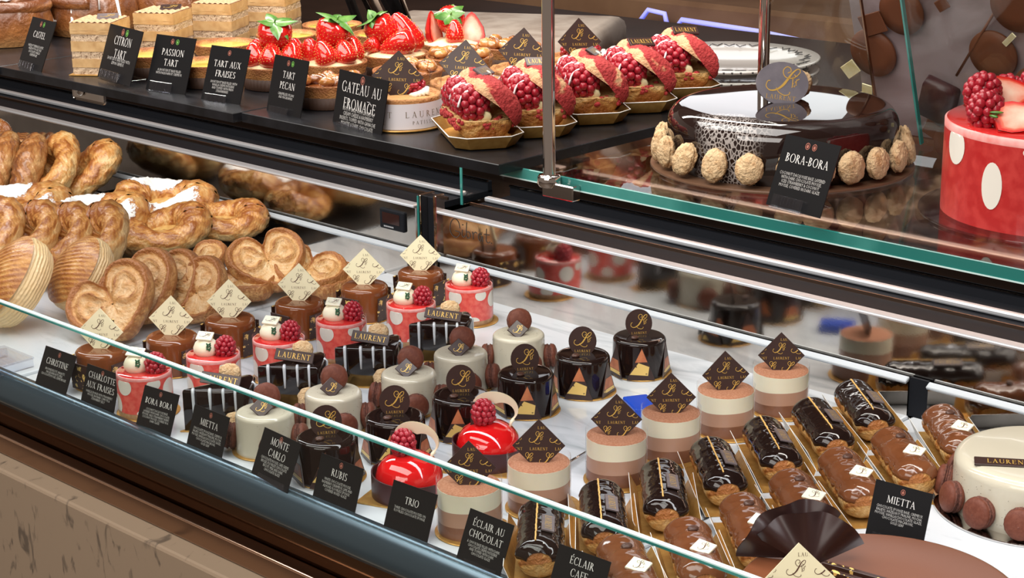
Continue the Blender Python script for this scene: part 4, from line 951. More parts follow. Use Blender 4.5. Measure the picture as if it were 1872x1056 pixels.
def make_plate(): 
    root = thing('porcelain_plate'); r = 0.128
    m = MB(); m.lathe([(0.070, 0.0), (0.072, 0.004), (0.100, 0.010), (r, 0.0165), (r*1.003, 0.0195), (r*0.985, 0.0205), (0.100, 0.0145), (0.078, 0.0085), (0.00001, 0.0080)], 72); m.build('plate_body', M_plate, root)
    g = MB(); q = random.Random(6)
    for i in range(60):
        a = 2*PI*i/60+q.uniform(-.03, .03); g.add([V((r*1.0045*cos(a+e), r*1.0045*sin(a+e), zz)) for e, zz in ((-.012, .0190), (.012, .0190), (.008, .0165-.001*q.random()), (-.008, .0168))], [(0, 1, 2, 3)], 0, False)
    for i in range(40):
        a = 2*PI*i/40; rr = 0.112+0.005*sin(i*2.1); g.tube([(rr*cos(a), rr*sin(a), 0.0186), ((rr-0.008)*cos(a+.07), (rr-0.008)*sin(a+.07), 0.0172), (rr*cos(a+.13), rr*sin(a+.13), 0.0186)], 0.0007, 5)
    g.build('painted_border', M_plateink, root, False); return root
def cellmat():
    """dark mirror glaze with a pale lacy web over one part of the cake"""
    m = mat('webbed_mirror_glaze', (0.016, 0.008, 0.007), 0.04, coat=1.0); nt = m.node_tree; b = nt.nodes['Principled BSDF']
    tc = nt.nodes.new('ShaderNodeTexCoord'); mp = nt.nodes.new('ShaderNodeMapping'); mp.inputs['Scale'].default_value = (1, 1, 0.7); nt.links.new(tc.outputs['Object'], mp.inputs[0])
    vo = nt.nodes.new('ShaderNodeTexVoronoi'); vo.feature = 'DISTANCE_TO_EDGE'; vo.inputs['Scale'].default_value = 330; nt.links.new(mp.outputs[0], vo.inputs['Vector'])
    r = nt.nodes.new('ShaderNodeValToRGB'); e = r.color_ramp.elements; e[0].position = 0.05; e[0].color = (1, 1, 1, 1); e[1].position = 0.15; e[1].color = (0, 0, 0, 1); nt.links.new(vo.outputs['Distance'], r.inputs[0])
    n = nt.nodes.new('ShaderNodeTexNoise'); n.inputs['Scale'].default_value = 14; nt.links.new(tc.outputs['Object'], n.inputs['Vector'])
    at = nt.nodes.new('ShaderNodeAttribute'); at.attribute_name = 'bake'
    ma = nt.nodes.new('ShaderNodeMath'); ma.operation = 'MULTIPLY_ADD'; nt.links.new(n.outputs['Fac'], ma.inputs[0]); ma.inputs[1].default_value = 1.2; nt.links.new(at.outputs['Fac'], ma.inputs[2])
    r2 = nt.nodes.new('ShaderNodeValToRGB'); e = r2.color_ramp.elements; e[0].position = 0.80; e[0].color = (0, 0, 0, 1); e[1].position = 1.0; e[1].color = (1, 1, 1, 1); nt.links.new(ma.outputs[0], r2.inputs[0])
    mu = nt.nodes.new('ShaderNodeMath'); mu.operation = 'MULTIPLY'; nt.links.new(r.outputs['Color'], mu.inputs[0]); nt.links.new(r2.outputs['Color'], mu.inputs[1])
    mx = nt.nodes.new('ShaderNodeMix'); mx.data_type = 'RGBA'; nt.links.new(mu.outputs[0], mx.inputs[0]); mx.inputs[6].default_value = (0.016, 0.008, 0.007, 1); mx.inputs[7].default_value = (0.42, 0.38, 0.36, 1)
    nt.links.new(mx.outputs[2], b.inputs['Base Color']); return m
def make_bora_whole(r=0.095, h=0.052):
    root = thing('mirror_glazed_cake')
    b = MB(); b.lathe([(r+0.013, 0), (r+0.0135, 0.001), (r+0.013, 0.0022)], 72); b.build('cake_board', M_brownboard, root)
    p = [(r-0.003, 0.0022), (r, 0.008), (r, h-0.018)]
    for i in range(1, 9):
        a = PI/2*i/8; p.append((r-0.015+0.015*cos(a), h-0.018+0.018*sin(a)))
    p += [(r*0.5, h+0.001), (0.00001, h+0.001)]
    m = MB(); m.lathe(p, 96, 0, att=lambda t, rr, z, j: max(0, 0.55-abs(((math.degrees(t)+360) % 360)-232)/75)+(0.25 if False else 0)-(0.5 if rr < r*0.8 else 0)); m.build('glazed_body', cellmat(), root)
    q = random.Random(11)
    for k in range(22):
        a = 360*k/22+q.uniform(-3, 3)
        biscuit(root, RZ(a) @ T(r+0.006, 0, 0.0172) @ RX(q.uniform(-20, 20)) @ RY(q.uniform(72, 88)) , 0.0135*q.uniform(.92, 1.05), 0.0120*q.uniform(.9, 1.05), 0.0068, k)
    plaque_round(root, 0.0215, 0.0175, T(-0.002, -0.006, h+0.0165) @ RX(-16) @ RY(8), M_frost, 0.003)
    biscuit(root, T(0.012, 0.008, h+0.013) @ RX(80), 0.013, 0.012, 0.006, 50)
    return root
def make_charlotte_whole(r=0.085, h=0.070):
    root = thing('large_strawberry_charlotte')
    b = MB(); b.lathe([(r+0.016, 0), (r+0.0165, 0.0008), (r+0.016, 0.0018)], 72); b.build('clear_cake_board', M_acryl, root)
    m = MB(); m.lathe([(r, 0.0018), (r, h-0.006)], 80, 0); m.lathe([(r, h-0.006), (r, h-0.001), (r-0.002, h)], 80, 1); body = m.build('mousse_body', [M_red2, M_pinkring], root)
    dots_on(body, r+0.0003, [(-141, 0.034, 0.0085, 0.017), (-102, 0.052, 0.013, 0.013), (-118, 0.061, 0.012, 0.005), (-101, 0.006, 0.011, 0.0062), (-168, 0.056, 0.012, 0.014), (-60, 0.03, 0.013, 0.015), (-70, 0.060, 0.012, 0.006), (-30, 0.05, 0.012, 0.012), (0, 0.03, 0.012, 0.012)], 0.0022, h-0.0055)
    t = MB(); t.lathe([(r-0.0015, h), (r-0.003, h+0.0008), (r*0.5, h+0.001), (0.00001, h+0.001)], 72); t.build('jelly_top', M_redtop, root)
    for i, (x, y, z, tp) in enumerate(((-0.064, -0.022, 0.0115, 'r'), (-0.060, 0.004, 0.0200, 'r'), (-0.043, -0.043, 0.0085, 'c'), (-0.038, 0.010, 0.0160, 'c'), (-0.018, -0.024, 0.012, 'd'), (-0.014, 0.022, 0.022, 'r'), (0.03, -0.04, 0.010, 'r'), (0.05, 0.02, 0.010, 'r'), (-0.03, 0.05, 0.01, 'r'), (0.02, 0.05, 0.01, 'r'), (0.062, -0.01, 0.01, 'r'))):
        if tp == 'r': add_raspberry(root, (x, y, h+z), i, 1.18, RX(25) @ RY(15*(i % 3)-10), 'raspberry')
        elif tp == 'c':
            cs = cut_strawberry(root, T(x, y, h+z+0.002) @ RZ(-14 if i == 2 else 12) @ RX(-52 if i == 2 else -38) @ RY(90), 0.042, 0.0150, i)
            lf = MB(); lf.M = T(x, y, h+z+0.002) @ RZ(-14 if i == 2 else 12); [lf.ell((-0.021+0.002*k, -0.004+0.004*k, 0.001+0.002*(k % 2)), (0.0050, 0.0016, 0.0011), 8, 5, M=Matrix.Rotation(0.9*k-0.9, 3, 'Z')) for k in range(3)]; lf.build('leafy_calyx', M_leaf, cs)
        else:
            c = MB(); c.M = T(x, y, h); c.lathe([(0.014, 0), (0.016, 0.005), (0.013, 0.012), (0.007, 0.019), (0.002, 0.023), (0.00001, 0.0235)], 24); c.build('cream_dome', M_creamdome, root)
    return root
def make_mietta_whole(r=0.083, h=0.058):
    root = thing('large_vanilla_cake')
    b = MB(); b.lathe([(r+0.018, 0), (r+0.0185, 0.001), (r+0.018, 0.0022)], 80); b.build('silver_cake_board', M_chrome, root)
    p = [(r+0.001, 0.0022), (r, 0.01), (r, h-0.012)]+[(r-0.012+0.012*cos(PI/2*i/7), h-0.012+0.012*sin(PI/2*i/7)) for i in range(1, 8)]+[(r*0.5, h+0.0006), (0.00001, h+0.0008)]
    m = MB(); m.lathe(p, 80, 0, wob=lambda t, rr, z, j: (rr*(1+0.004*nz((cos(t)*3, sin(t)*3, z*40))), z)); body = m.build('glazed_body', M_mietta, root)
    s = MB(); q = random.Random(9)
    for i in range(260):
        t = q.uniform(0, 2*PI); z = q.uniform(0.006, h-0.014); s.ell(((r+0.0004)*cos(t), (r+0.0004)*sin(t), z), (0.0003,)*3, 4, 3)
    s.build('vanilla_specks', M_choco, body, False)
    for k in range(13):
        macaron(root, RZ(-172+k*27.7) @ T(r+0.0068, 0, 0.0185) @ RX(4*sin(k*3)) @ RY(80), 0.0155, 'side_macaron', seed=k+20)
    plaque_bar(root, 0.064, 0.0125, T(-0.041, -0.030, h+0.0036) @ RZ(-12) @ RX(-76), 0.0026)
    return root
def make_chocolate_cake(r=0.118, h=0.060):
    """smooth milk-chocolate entremets with a fan of dark chocolate"""
    root = thing('large_milk_chocolate_cake')
    b = MB(); b.lathe([(r+0.007, 0), (r+0.0075, 0.001), (r+0.007, 0.002)], 80); b.build('cake_board', M_goldcard, root)
    p = [(r, 0.002), (r, h-0.006)]+[(r-0.006+0.006*cos(PI/2*i/6), h-0.006+0.006*sin(PI/2*i/6)) for i in range(1, 7)]+[(r*0.5, h), (0.00001, h)]
    m = MB(); m.lathe(p, 96); m.build('glazed_body', M_milkglaze, root)
    return root
M_brownboard = mat('brown_cake_board', (0.16, 0.085, 0.05), 0.3)
M_milkglaze = mat('milk_chocolate_glaze', (0.175, 0.060, 0.027), 0.22, spec=0.2)
# ------------------------------------------------------------ the case: deck, rails, glass, shelf
ZD = 0.90; ZS = 1.298; YB = 1.694; YM = 1.85; XL, XR = -3.4, 0.4
m = MB(); m.box(((XL-2+XR+2)/2, 1.5, -0.01), (9, 9, 0.02)); struct('floor', m, mat('dark_floor', (0.12, 0.09, 0.07), 0.4))
m = MB(); m.box((-1.6, 3.60, 1.4), (9, 0.05, 2.8)); struct('wall_back', m, M_brownwall)
m = MB(); m.box((-1.6, 1.0, 3.05), (9, 6, 0.05)); struct('ceiling', m, mat('warm_ceiling', (0.45, 0.36, 0.30), 0.7))
# marble front and its ledge
m = MB(); m.box(((XL+XR)/2, 1.03+0.25, 0.40), (XR-XL, 0.50, 0.80), 0, 0.004, 2)
tag(m.build('marble_counter', M_beige), 'beige veined marble counter front below the glass display case', 'counter')
def bar(name, y0, y1, z0, z1, mt, label=None, cat=None, bev=0.0015, x0=XL, x1=XR, parent=None):
    b = MB(); b.box(((x0+x1)/2, (y0+y1)/2, (z0+z1)/2), (x1-x0, y1-y0, z1-z0), 0, bev, 2); o = b.build(name, mt, parent)
    if label: tag(o, label, cat)
    return o
bar('copper_bar', 1.058, 1.078, 0.8003, 0.826, M_copper, 'long copper bar along the marble ledge under the display', 'trim bar', 0.003)
bb = MB(); bb.tube([(XL, 1.0588, 0.8253), (XR, 1.0588, 0.8253)], 0.0019, 12)
bb.build('edge_highlight', mat('copper_highlight', (0.86, 0.60, 0.45), 0.22, 1.0), bpy.data.objects['copper_bar'])  # pale bead: the highlight on the bar's rounded edge, put in as colour
bar('bronze_panel', 1.079, 1.095, 0.8003, 0.864, M_bronze, 'dark bronze mirror strip between copper bar and display', 'panel')
# the refrigerated deck
M_paleal = mat('pale_aluminium', (0.48, 0.52, 0.56), 0.5, 0.4)
case = thing('display_case', 'stainless steel refrigerated pastry display case with white marble deck', 'display case', (0, 0, 0))
g = MB(); n = 10
gp = cat_rom([(0, 1.0625, 0.866), (0, 1.0580, 0.874), (0, 1.0590, 0.884), (0, 1.0632, 0.8950), (0, 1.0690, 0.9018), (0, 1.0745, 0.9044), (0, 1.0785, 0.9040)], 5)
g.grid(lambda u, v: V((-2.02+(XR+2.02)*u, gp[int(round(v*30))].y, gp[int(round(v*30))].z)), 1, 30)
g.box(((-2.02+XR)/2, 1.0795, 0.885), (XR+2.02, 0.002, 0.038))
g.build('front_gutter', M_guard, case)
for nm, x0, x1, dz in (('left', -2.60, -1.887, 0.002), ('middle', -1.8845, -1.0085, 0.0), ('right', -1.0045, XR, 0.0)):
    b = MB(); b.box(((x0+x1)/2, (1.082+YB-0.004)/2, ZD-0.0125+dz/2), (x1-x0, YB-0.004-1.082, 0.025+dz), 0, 0.003, 2); b.build('marble_slab', M_marble, case)
b = MB(); b.box(((XL+XR)/2, 1.42, 0.838), (XR-XL, 0.64, 0.074), 0); b.build('case_base', M_black, case)
b = MB(); b.box(((XL-2.6)/2, 1.40, 0.888), (-2.6-XL, 0.62, 0.024)); b.build('side_deck', M_steel, case)
# stainless rear panel with its rails
for x0, x1 in ((XL, -1.823), (-1.778, XR)):
    b = MB(); b.box(((x0+x1)/2, YB+0.006, 0.956), (x1-x0, 0.012, 0.102), 0, 0.0025, 2); b.build('rear_panel', M_steel, case)
    b = MB(); b.box(((x0+x1)/2, YB+0.002, 1.0085), (x1-x0, 0.016, 0.0045), 0, 0.0018, 2); b.build('panel_rail', M_lip, case)
    b = MB(); b.box(((x0+x1)/2, 1.790, 1.0085), (x1-x0, 0.010, 0.007), 0, 0.002, 2); b.build('track_rail', M_lip, case)
    b = MB(); b.box(((x0+x1)/2, 1.757, 1.0075), (x1-x0, 0.0022, 0.004), 0); b.build('thin_track', M_copper, case)
    b = MB(); b.box(((x0+x1)/2, 1.7815, 0.9995), (x1-x0, 0.134, 0.009), 0); b.build('track_sill', M_black, case)
    b = MB(); b.box(((x0+x1)/2, 1.843, 1.009), (x1-x0, 0.010, 0.018), 0, 0.001, 1); b.build('rear_sill', M_black, case)
    b = MB(); b.box(((x0+x1)/2, 1.8385, 1.0185), (x1-x0, 0.004, 0.0022), 0); b.build('sill_edge', M_steel, case)
for x0, x1 in ((XL, -1.838), (-1.770, -1.0105), (-0.985, XR)):
    b = MB(); b.box(((x0+x1)/2, YB-0.0065, 0.9205), (x1-x0, 0.002, 0.041)); b.build('upstand', M_steel, case)
    b = MB(); b.M = T((x0+x1)/2, YB-0.0085, 0.9425) @ RX(28); b.box((0, 0, 0), (x1-x0, 0.0095, 0.0042), 0, 0.0010, 1); b.build('upstand_lip', M_paleal, case)
b = MB(); b.box((-0.9977, YB-0.004, 0.923), (0.024, 0.004, 0.046)); b.build('dark_joint', M_black, case)
# divider between the two sections
b = MB(); b.box((-1.789, YB+0.004, 0.964), (0.014, 0.016, 0.128), 0, 0.001, 1); b.build('divider_post', M_black, case)
b = MB(); b.box((-1.7785, YB+0.002, 0.966), (0.006, 0.018, 0.132), 0, 0.001, 1); b.build('divider_strip', M_steel, case)
b = MB(); b.box((-1.7985, YB-0.003, 0.972), (0.006, 0.030, 0.120), 0, 0.001, 1); b.build('divider_channel', M_chrome, case)
b = MB(); b.box((-1.7985, YB-0.0195, 0.972), (0.0026, 0.0016, 0.118), 0); b.build('divider_glass_edge', M_edge, case)
b = MB(); b.box((-1.795, 1.80, 1.033), (0.005, 0.085, 0.060)); b.build('divider_glass', M_glass, case)
b = MB(); b.box((-1.795, 1.757, 1.033), (0.004, 0.0016, 0.060)); b.build('divider_glass_edge', M_edge, case)
M_engr = mat('engraved_grey', (0.06, 0.05, 0.045), 0.5)
# engraved maker's script on the steel panel
def script(case):
    k = MB(); Mx = T(-1.754, YB-0.0003, 0.986)
    S = [[(30, 8), (26, 22), (14, 28), (2, 18), (-2, 0), (6, -12), (20, -14), (30, -2), (14, 0)], [(38, 6), (36, -6), (42, -10), (48, -4)], [(52, 26), (50, 0), (54, -10), (62, -6), (60, 4), (52, 4)], [(70, 8), (72, -10)], [(72, 2), (78, 8), (84, 6)], [(98, 6), (90, 6), (88, -4), (94, -10), (100, 2), (102, -10)], [(114, 22), (112, -4), (118, -10), (124, -6)], [(106, 8), (122, 9)]]
    for s in S: k.tri2d(ribbon([(x*0.00062, z*0.00062) for x, z in s], lambda t: 0.0012, 5), Mx, 0, -0.00005)
    for x, z in ((39, 18), (128, -9)): k.tri2d([[(x*0.00062+0.0011*cos(a), z*0.00062+0.0011*sin(a)) for a in (0, 1, 2, 3, 4, 5)]], Mx)
    k.build('engraved_script', M_engr, case, False)
script(case)
# temperature display
td = thing('temperature_display', 'small black temperature display on the steel rear panel', 'display', (-1.872, YB-0.0012, 0.980))
b = MB(); b.box((0, 0.0, 0), (0.052, 0.006, 0.030), 0, 0.0025, 3); b.build('display_housing', M_black, td)
b = MB(); b.box((-0.001, -0.0031, 0.002), (0.036, 0.001, 0.016)); b.build('display_window', M_screen, td)
b = MB(); b.tri2d([[(x, -0.0115), (x+0.0014, -0.0115), (x+0.0014, -0.0093), (x, -0.0093)] for x in [-0.016+0.0021*i for i in range(10)]], T(0, -0.0032, 0)); b.build('tiny_print', M_lip, td, False)
# mirrored sliding doors behind and the service counter
b = MB(); b.box(((XL+XR)/2, YM+0.004, 1.105), (XR-XL, 0.008, 0.15)); b.build('mirror_door', M_mirror, case)
b = MB(); b.box(((XL+XR)/2, 1.90+0.33, 0.57), (XR-XL, 0.72, 1.14), 0); tag(b.build('service_counter', M_darkwood), 'dark wooden service counter behind the display case', 'counter')
# front glass with bright top edge
fg = thing('front_glass', 'low clear glass pane along the front of the cake deck', 'glass pane', (0, 0, 0))
A = ony(0, 551.5, 1.068); Bp = ony(1240, 1008, 1.068); zt = (A.z+Bp.z)/2
b = MB(); b.box(((XL+XR)/2, 1.0700, (0.9048+zt)/2), (XR-XL, 0.0045, zt-0.9048)); b.build('glass_sheet', M_glass, fg)
b = MB(); b.box(((XL+XR)/2, 1.0700, zt+0.0006), (XR-XL, 0.0055, 0.0012), 0); b.build('ground_top_edge', M_edge2, fg)
b = MB(); b.box(((XL+XR)/2, 1.0672, zt-0.0012), (XR-XL, 0.0006, 0.0024), 0); b.build('green_edge', M_edge, fg)
# upper glass shelf
YE = onz(1690, 288, ZS+0.002).y+0.050
sh = thing('glass_shelf', 'thick green-edged glass shelf carrying the round cakes', 'shelf', (0, 0, 0))
b = MB(); b.box(((-1.055+XR)/2, (1.0595+YE)/2, ZS-0.005), (XR+1.055, YE-1.0595, 0.0098)); b.build('glass_plate', M_glass, sh)
b = MB(); b.box(((-1.055+XR)/2, 1.0587, ZS-0.005), (XR+1.055, 0.0016, 0.010), 0, 0.0006); b.build('green_front_edge', M_edge, sh)
b = MB(); b.box(((-1.055+XR)/2, 1.0577, ZS-0.0094), (XR+1.055, 0.0008, 0.0010)); b.build('bright_lower_edge', M_edge2, sh)
sh2 = thing('glass_shelf', 'glass shelf under the black slate trays of tarts', 'shelf', (0, 0, 0))
b = MB(); b.box(((-3.0-1.06)/2, (1.13+1.50)/2, ZS-0.006), (1.94, 0.37, 0.010)); b.build('glass_plate', M_glass, sh2)
b = MB(); b.box(((-3.0-1.06)/2, 1.1292, ZS-0.006), (1.94, 0.0012, 0.010)); b.build('green_front_edge', M_edge, sh2)
def post(p, label, z1=2.2, clamp=True):
    r = thing('shelf_post', label, 'post', p)
    b = MB(); b.lathe([(0.0052, -0.004), (0.0052, z1-p[2])], 20); b.build('chrome_tube', M_chrome, r)
    if clamp:
        b = MB(); b.lathe([(0.0082, -0.0085), (0.0098, -0.006), (0.0098, -0.0005), (0.0086, 0.0012), (0.0056, 0.0016)], 24); b.build('clamp_collar', M_chrome, r)
        b = MB(); b.box((0.012, 0.001, -0.0105), (0.034, 0.010, 0.0125), 0, 0.001); b.build('clamp_bracket', M_chrome, r)
    return r
pp = onz(1002, 322, ZS); post((pp.x, 1.0520, ZS), 'chrome post clamped to the glass shelf corner beside the raspberry buns')
pq = onz(1393, 222, ZS); post((pq.x, pq.y, ZS+0.004), 'chrome post rising behind the large mirror-glazed cake', 2.2, False)
# black slate trays on the left shelf
tl = onz(50, 135, ZS+0.008)
def tray(x0, x1, y0, y1, label, sk=0.0):
    b = MB(); b.prism([(x0, y0-sk), (x1, y0), (x1, y1), (x0, y1-sk)], ZS-0.0009, ZS+0.0080, 0, 0.0006, 1); return tag(b.build('slate_tray', M_slate), label, 'tray')
cR = onz(911.6, 301, ZS+0.008)
tray(-1.345, cR.x, cR.y, 1.415, 'black slate tray holding the raspberry buns and cheesecakes')
tray(-1.752, -1.348, cR.y-0.008, 1.415, 'black slate tray holding the yellow tarts and layered slices', 0.004)
tray(-2.30, -1.755, cR.y-0.016, 1.415, 'black slate tray under the iced cinnamon rolls', 0.004)
bk = thing('shelf_bracket', 'steel bracket with a slotted screw under the slate tray', 'bracket', (0, 0, 0))
q0 = ony(145, 165, 1.075); b = MB(); b.box((q0.x+0.012, 1.079, q0.z+0.001), (0.060, 0.003, 0.026), 0, 0.003, 2); b.build('bracket_plate', M_steel, bk)
b = MB(); b.M = T(q0.x, 1.0765, q0.z) @ RX(90); b.lathe([(0.006, 0), (0.0062, 0.0015), (0.0045, 0.0032), (0.00001, 0.0034)], 20); b.build('slotted_screw', M_chrome, bk)
# dark metal trays under the danish
def mtray(x0, x1, y0, y1, label):
    b = MB(); b.box(((x0+x1)/2, (y0+y1)/2, ZD+0.0032), (x1-x0, y1-y0, 0.0022), 0, 0.0008); return tag(b.build('baking_tray', M_darktray), label, 'tray')
mtray(-2.595, -2.080, 1.33, 1.684, 'dark baking tray under the ring danishes')
mtray(-3.35, -2.610, 1.12, 1.684, 'dark baking tray at the far left under the rear danishes')
# ------------------------------------------------------------ placing
ORD = ['first', 'second', 'third', 'fourth', 'fifth', 'sixth', 'seventh', 'eighth']
R45 = math.radians(45)
def rows(kind, spots, h, text, rz=45, jit=6):
    for i, (x, y) in enumerate(spots):
        p = onz(x, y, ZD+h); kind.put((p.x, p.y+(0.007 if i == 0 else 0), ZD+0.0002), math.radians(rz+rnd.uniform(-jit, jit)), text.format(ORD[i]))
rows(Kind(make_christine(), 'cake', 'caramel-brown cakes with cream diamonds'), [(176, 638), (314, 611), (420, 579), (547, 548), (666, 519), (769, 493)], 0.046,
     'caramel-brown glazed round cake with cream diamond plaque, {} back from front glass', 38)
rows(Kind(make_charlotte(), 'cake', 'red dotted strawberry charlottes'), [(253, 676), (389, 643), (509, 614), (623, 579), (751, 550), (857, 516)], 0.053,
     'small red white-dotted charlotte with raspberry, {} back from front glass', 48)
rows(Kind(make_mietta(), 'cake', 'small vanilla cakes with macarons'), [(474, 752), (609, 713), (747, 678), (842, 641), (948, 607)], 0.046,
     'small cream-glazed cake with brown macarons, {} back from front glass', 48)
rows(Kind(make_monte(), 'cake', 'dark glazed cakes with round plaques'), [(588, 797), (722, 756), (843, 717), (961, 677), (1065, 644), (1169, 611)], 0.0485,
     'glossy black chocolate cake with round gilt plaque, {} back from front glass', 47)
rows(Kind(make_trio(), 'cake', 'three-layer mousse cakes'), [(848, 886), (985, 841), (1127, 792), (1227, 751), (1327, 709), (1428, 673)], 0.050,
     'three-layer mousse cylinder with dark diamond plaque, {} back from front glass', 45)
k = Kind(make_bora_slice(), 'cake slice', 'dark slices with white drips')
for i, (x, y) in enumerate([(404, 775), (537, 730), (675, 695), (806, 650)]):
    p = onz(x, y, ZD); k.put((p.x, p.y, ZD+0.0002), math.radians(45+rnd.uniform(-4, 4)), 'black glazed cake slice with white drips, %s back from front glass' % ORD[i])
k = Kind(make_rubis(), 'cake', 'ruby domes')
for (x, y), t, rz in zip([(748, 870), (893, 812)], ['shiny red dome cake behind the TRIO ticket, raspberry and white crescent on top', 'shiny red dome cake farther back, beside the black chocolate cakes'], (20, 30)):
    p = onz(x, y, ZD+0.02); k.put((p.x, p.y, ZD+0.0002), math.radians(rz), t)
def along(kind, ends, text, group=None):
    for i, (bx, by, fx, fy) in enumerate(ends):
        a = onz(bx, by, ZD+0.022); b = onz(fx, fy, ZD+0.022); c = (a+b)/2; d = b-a
        kind.put((c.x, c.y, ZD+0.0004), math.atan2(d.y, d.x)+PI/2, text[i])
DK = [(991, 924, 985, 1040), (1098, 890, 1108, 1000), (1206, 845, 1222, 965), (1290, 808, 1338, 915), (1385, 773, 1440, 868), (1470, 738, 1540, 830), (1547, 704, 1615, 795)]
along(Kind(make_eclair('d'), 'eclair', 'dark chocolate eclairs'), DK, ['black glazed chocolate eclair in gold tray, %s back from front glass' % ORD[i] for i in range(7)])
CF = [(1128, 998, 1175, 1105), (1250, 962, 1292, 1075), (1350, 920, 1398, 1020), (1438, 878, 1500, 968), (1523, 832, 1590, 930), (1617, 794, 1690, 890), (1710, 750, 1775, 845)]
along(Kind(make_eclair('c'), 'eclair', 'coffee eclairs'), CF, ['brown coffee-glazed eclair with coffee bean, %s back from front glass' % ORD[i] for i in range(7)])

# large cakes on the deck
p = onz(1850, 905, ZD); 
o = make_mietta_whole(); tag(o, 'large cream-glazed cake ringed with brown macarons on silver board', 'cake'); pm = onz(1722, 925, ZD)
BM = V((pm.x+0.101*0.70, pm.y+0.101*0.60, ZD)); o.location = (BM.x, BM.y, ZD+0.0003); o.rotation_euler = (0, 0, math.radians(45))
bc = make_chocolate_cake(); tag(bc, 'large smooth milk chocolate cake with dark chocolate fan in foreground', 'cake')
pb = onz(1590, 966, ZD+0.060); dv = V((pb.x, pb.y, 0)).normalized()
BC = V((pb.x-dv.x*0.118+0.012, pb.y-dv.y*0.118, ZD)); bc.location = (BC.x, BC.y, ZD+0.0003)
def fan(parent, base):
    """two pleated fans of dark chocolate standing on the near left of the top; built in the cake's own frame"""
    for k, (dx, dy, rz, a0, a1, R) in enumerate(((0.003, 0.0, 42, 22, 150, 0.052), (-0.012, 0.012, 52, 40, 178, 0.054))):
        f = MB(); f.M = T(base.x+dx, base.y+dy, base.z) @ RZ(rz) @ RX(-14)
        for off in (0, 0.0016):
            f.grid(lambda u, v: V((R*v*cos(math.radians(a0+(a1-a0)*u)), 0.0060*sin(u*19+k*2)*v*v+off+0.014*v*(u-0.5)**2*4, 0.002+R*v*sin(math.radians(a0+(a1-a0)*u))*0.92)), 60, 10)
        f.build('chocolate_fan', M_fan, parent)
M_fan = mat('dark_fan_chocolate', (0.030, 0.013, 0.012), 0.36)
fb = onz(1475, 1040, ZD+0.060); fan(bc, V((fb.x-BC.x, fb.y-BC.y, 0.060)))
fp = onz(1462, 1062, ZD+0.085); plaque_diamond(bc, 0.0295, T(fp.x-BC.x, fp.y-BC.y, 0.0865) @ RZ(46) @ RX(-16), M_cream, M_brownink)
for px0, py0, px1, py1 in ((1505, 1030, 1640, 1068), (1520, 1046, 1640, 1082)):
    a = onz(px0, py0, ZD+0.064); b2 = onz(px1, py1, ZD+0.064); c = (a+b2)/2; d = b2-a
    s = MB(); s.M = T(c.x-BC.x, c.y-BC.y, 0.0632) @ Matrix.Rotation(math.atan2(d.y, d.x), 4, 'Z'); s.box((0, 0, 0), (d.length, 0.005, 0.006), 0, 0.0005); s.build('flecked_chocolate_stick', M_fleck, bc)

# blue scraper and a steel wire handle between the mousse cakes
a = onz(1172, 752, ZD); m = MB(); m.M = T(a.x, a.y, ZD+0.0006) @ RZ(60); m.box((0, 0, 0.006), (0.030, 0.045, 0.012), 0, 0.002, 2)
tag(m.build('blue_clip', M_blue), 'bright blue plastic clip lying behind the mousse cakes', 'clip')
a = onz(1030, 850, ZD+0.004); b2 = onz(1072, 826, ZD+0.004); m = MB(); m.tube([a, b2], 0.0016, 10); tag(m.build('steel_rod', M_chrome), 'thin steel rod lying between two layered mousse cakes', 'rod')

a = onz(5, 672, ZD); m = MB(); m.box((a.x, a.y, ZD+0.0145), (0.07, 0.05, 0.003), 0, 0.0008); m.box((a.x-0.03, a.y, ZD+0.0075), (0.003, 0.05, 0.011)); m.box((a.x+0.03, a.y, ZD+0.0075), (0.003, 0.05, 0.011))
tag(m.build('acrylic_riser', M_acryl), 'empty clear acrylic riser on the marble at the far left', 'riser')
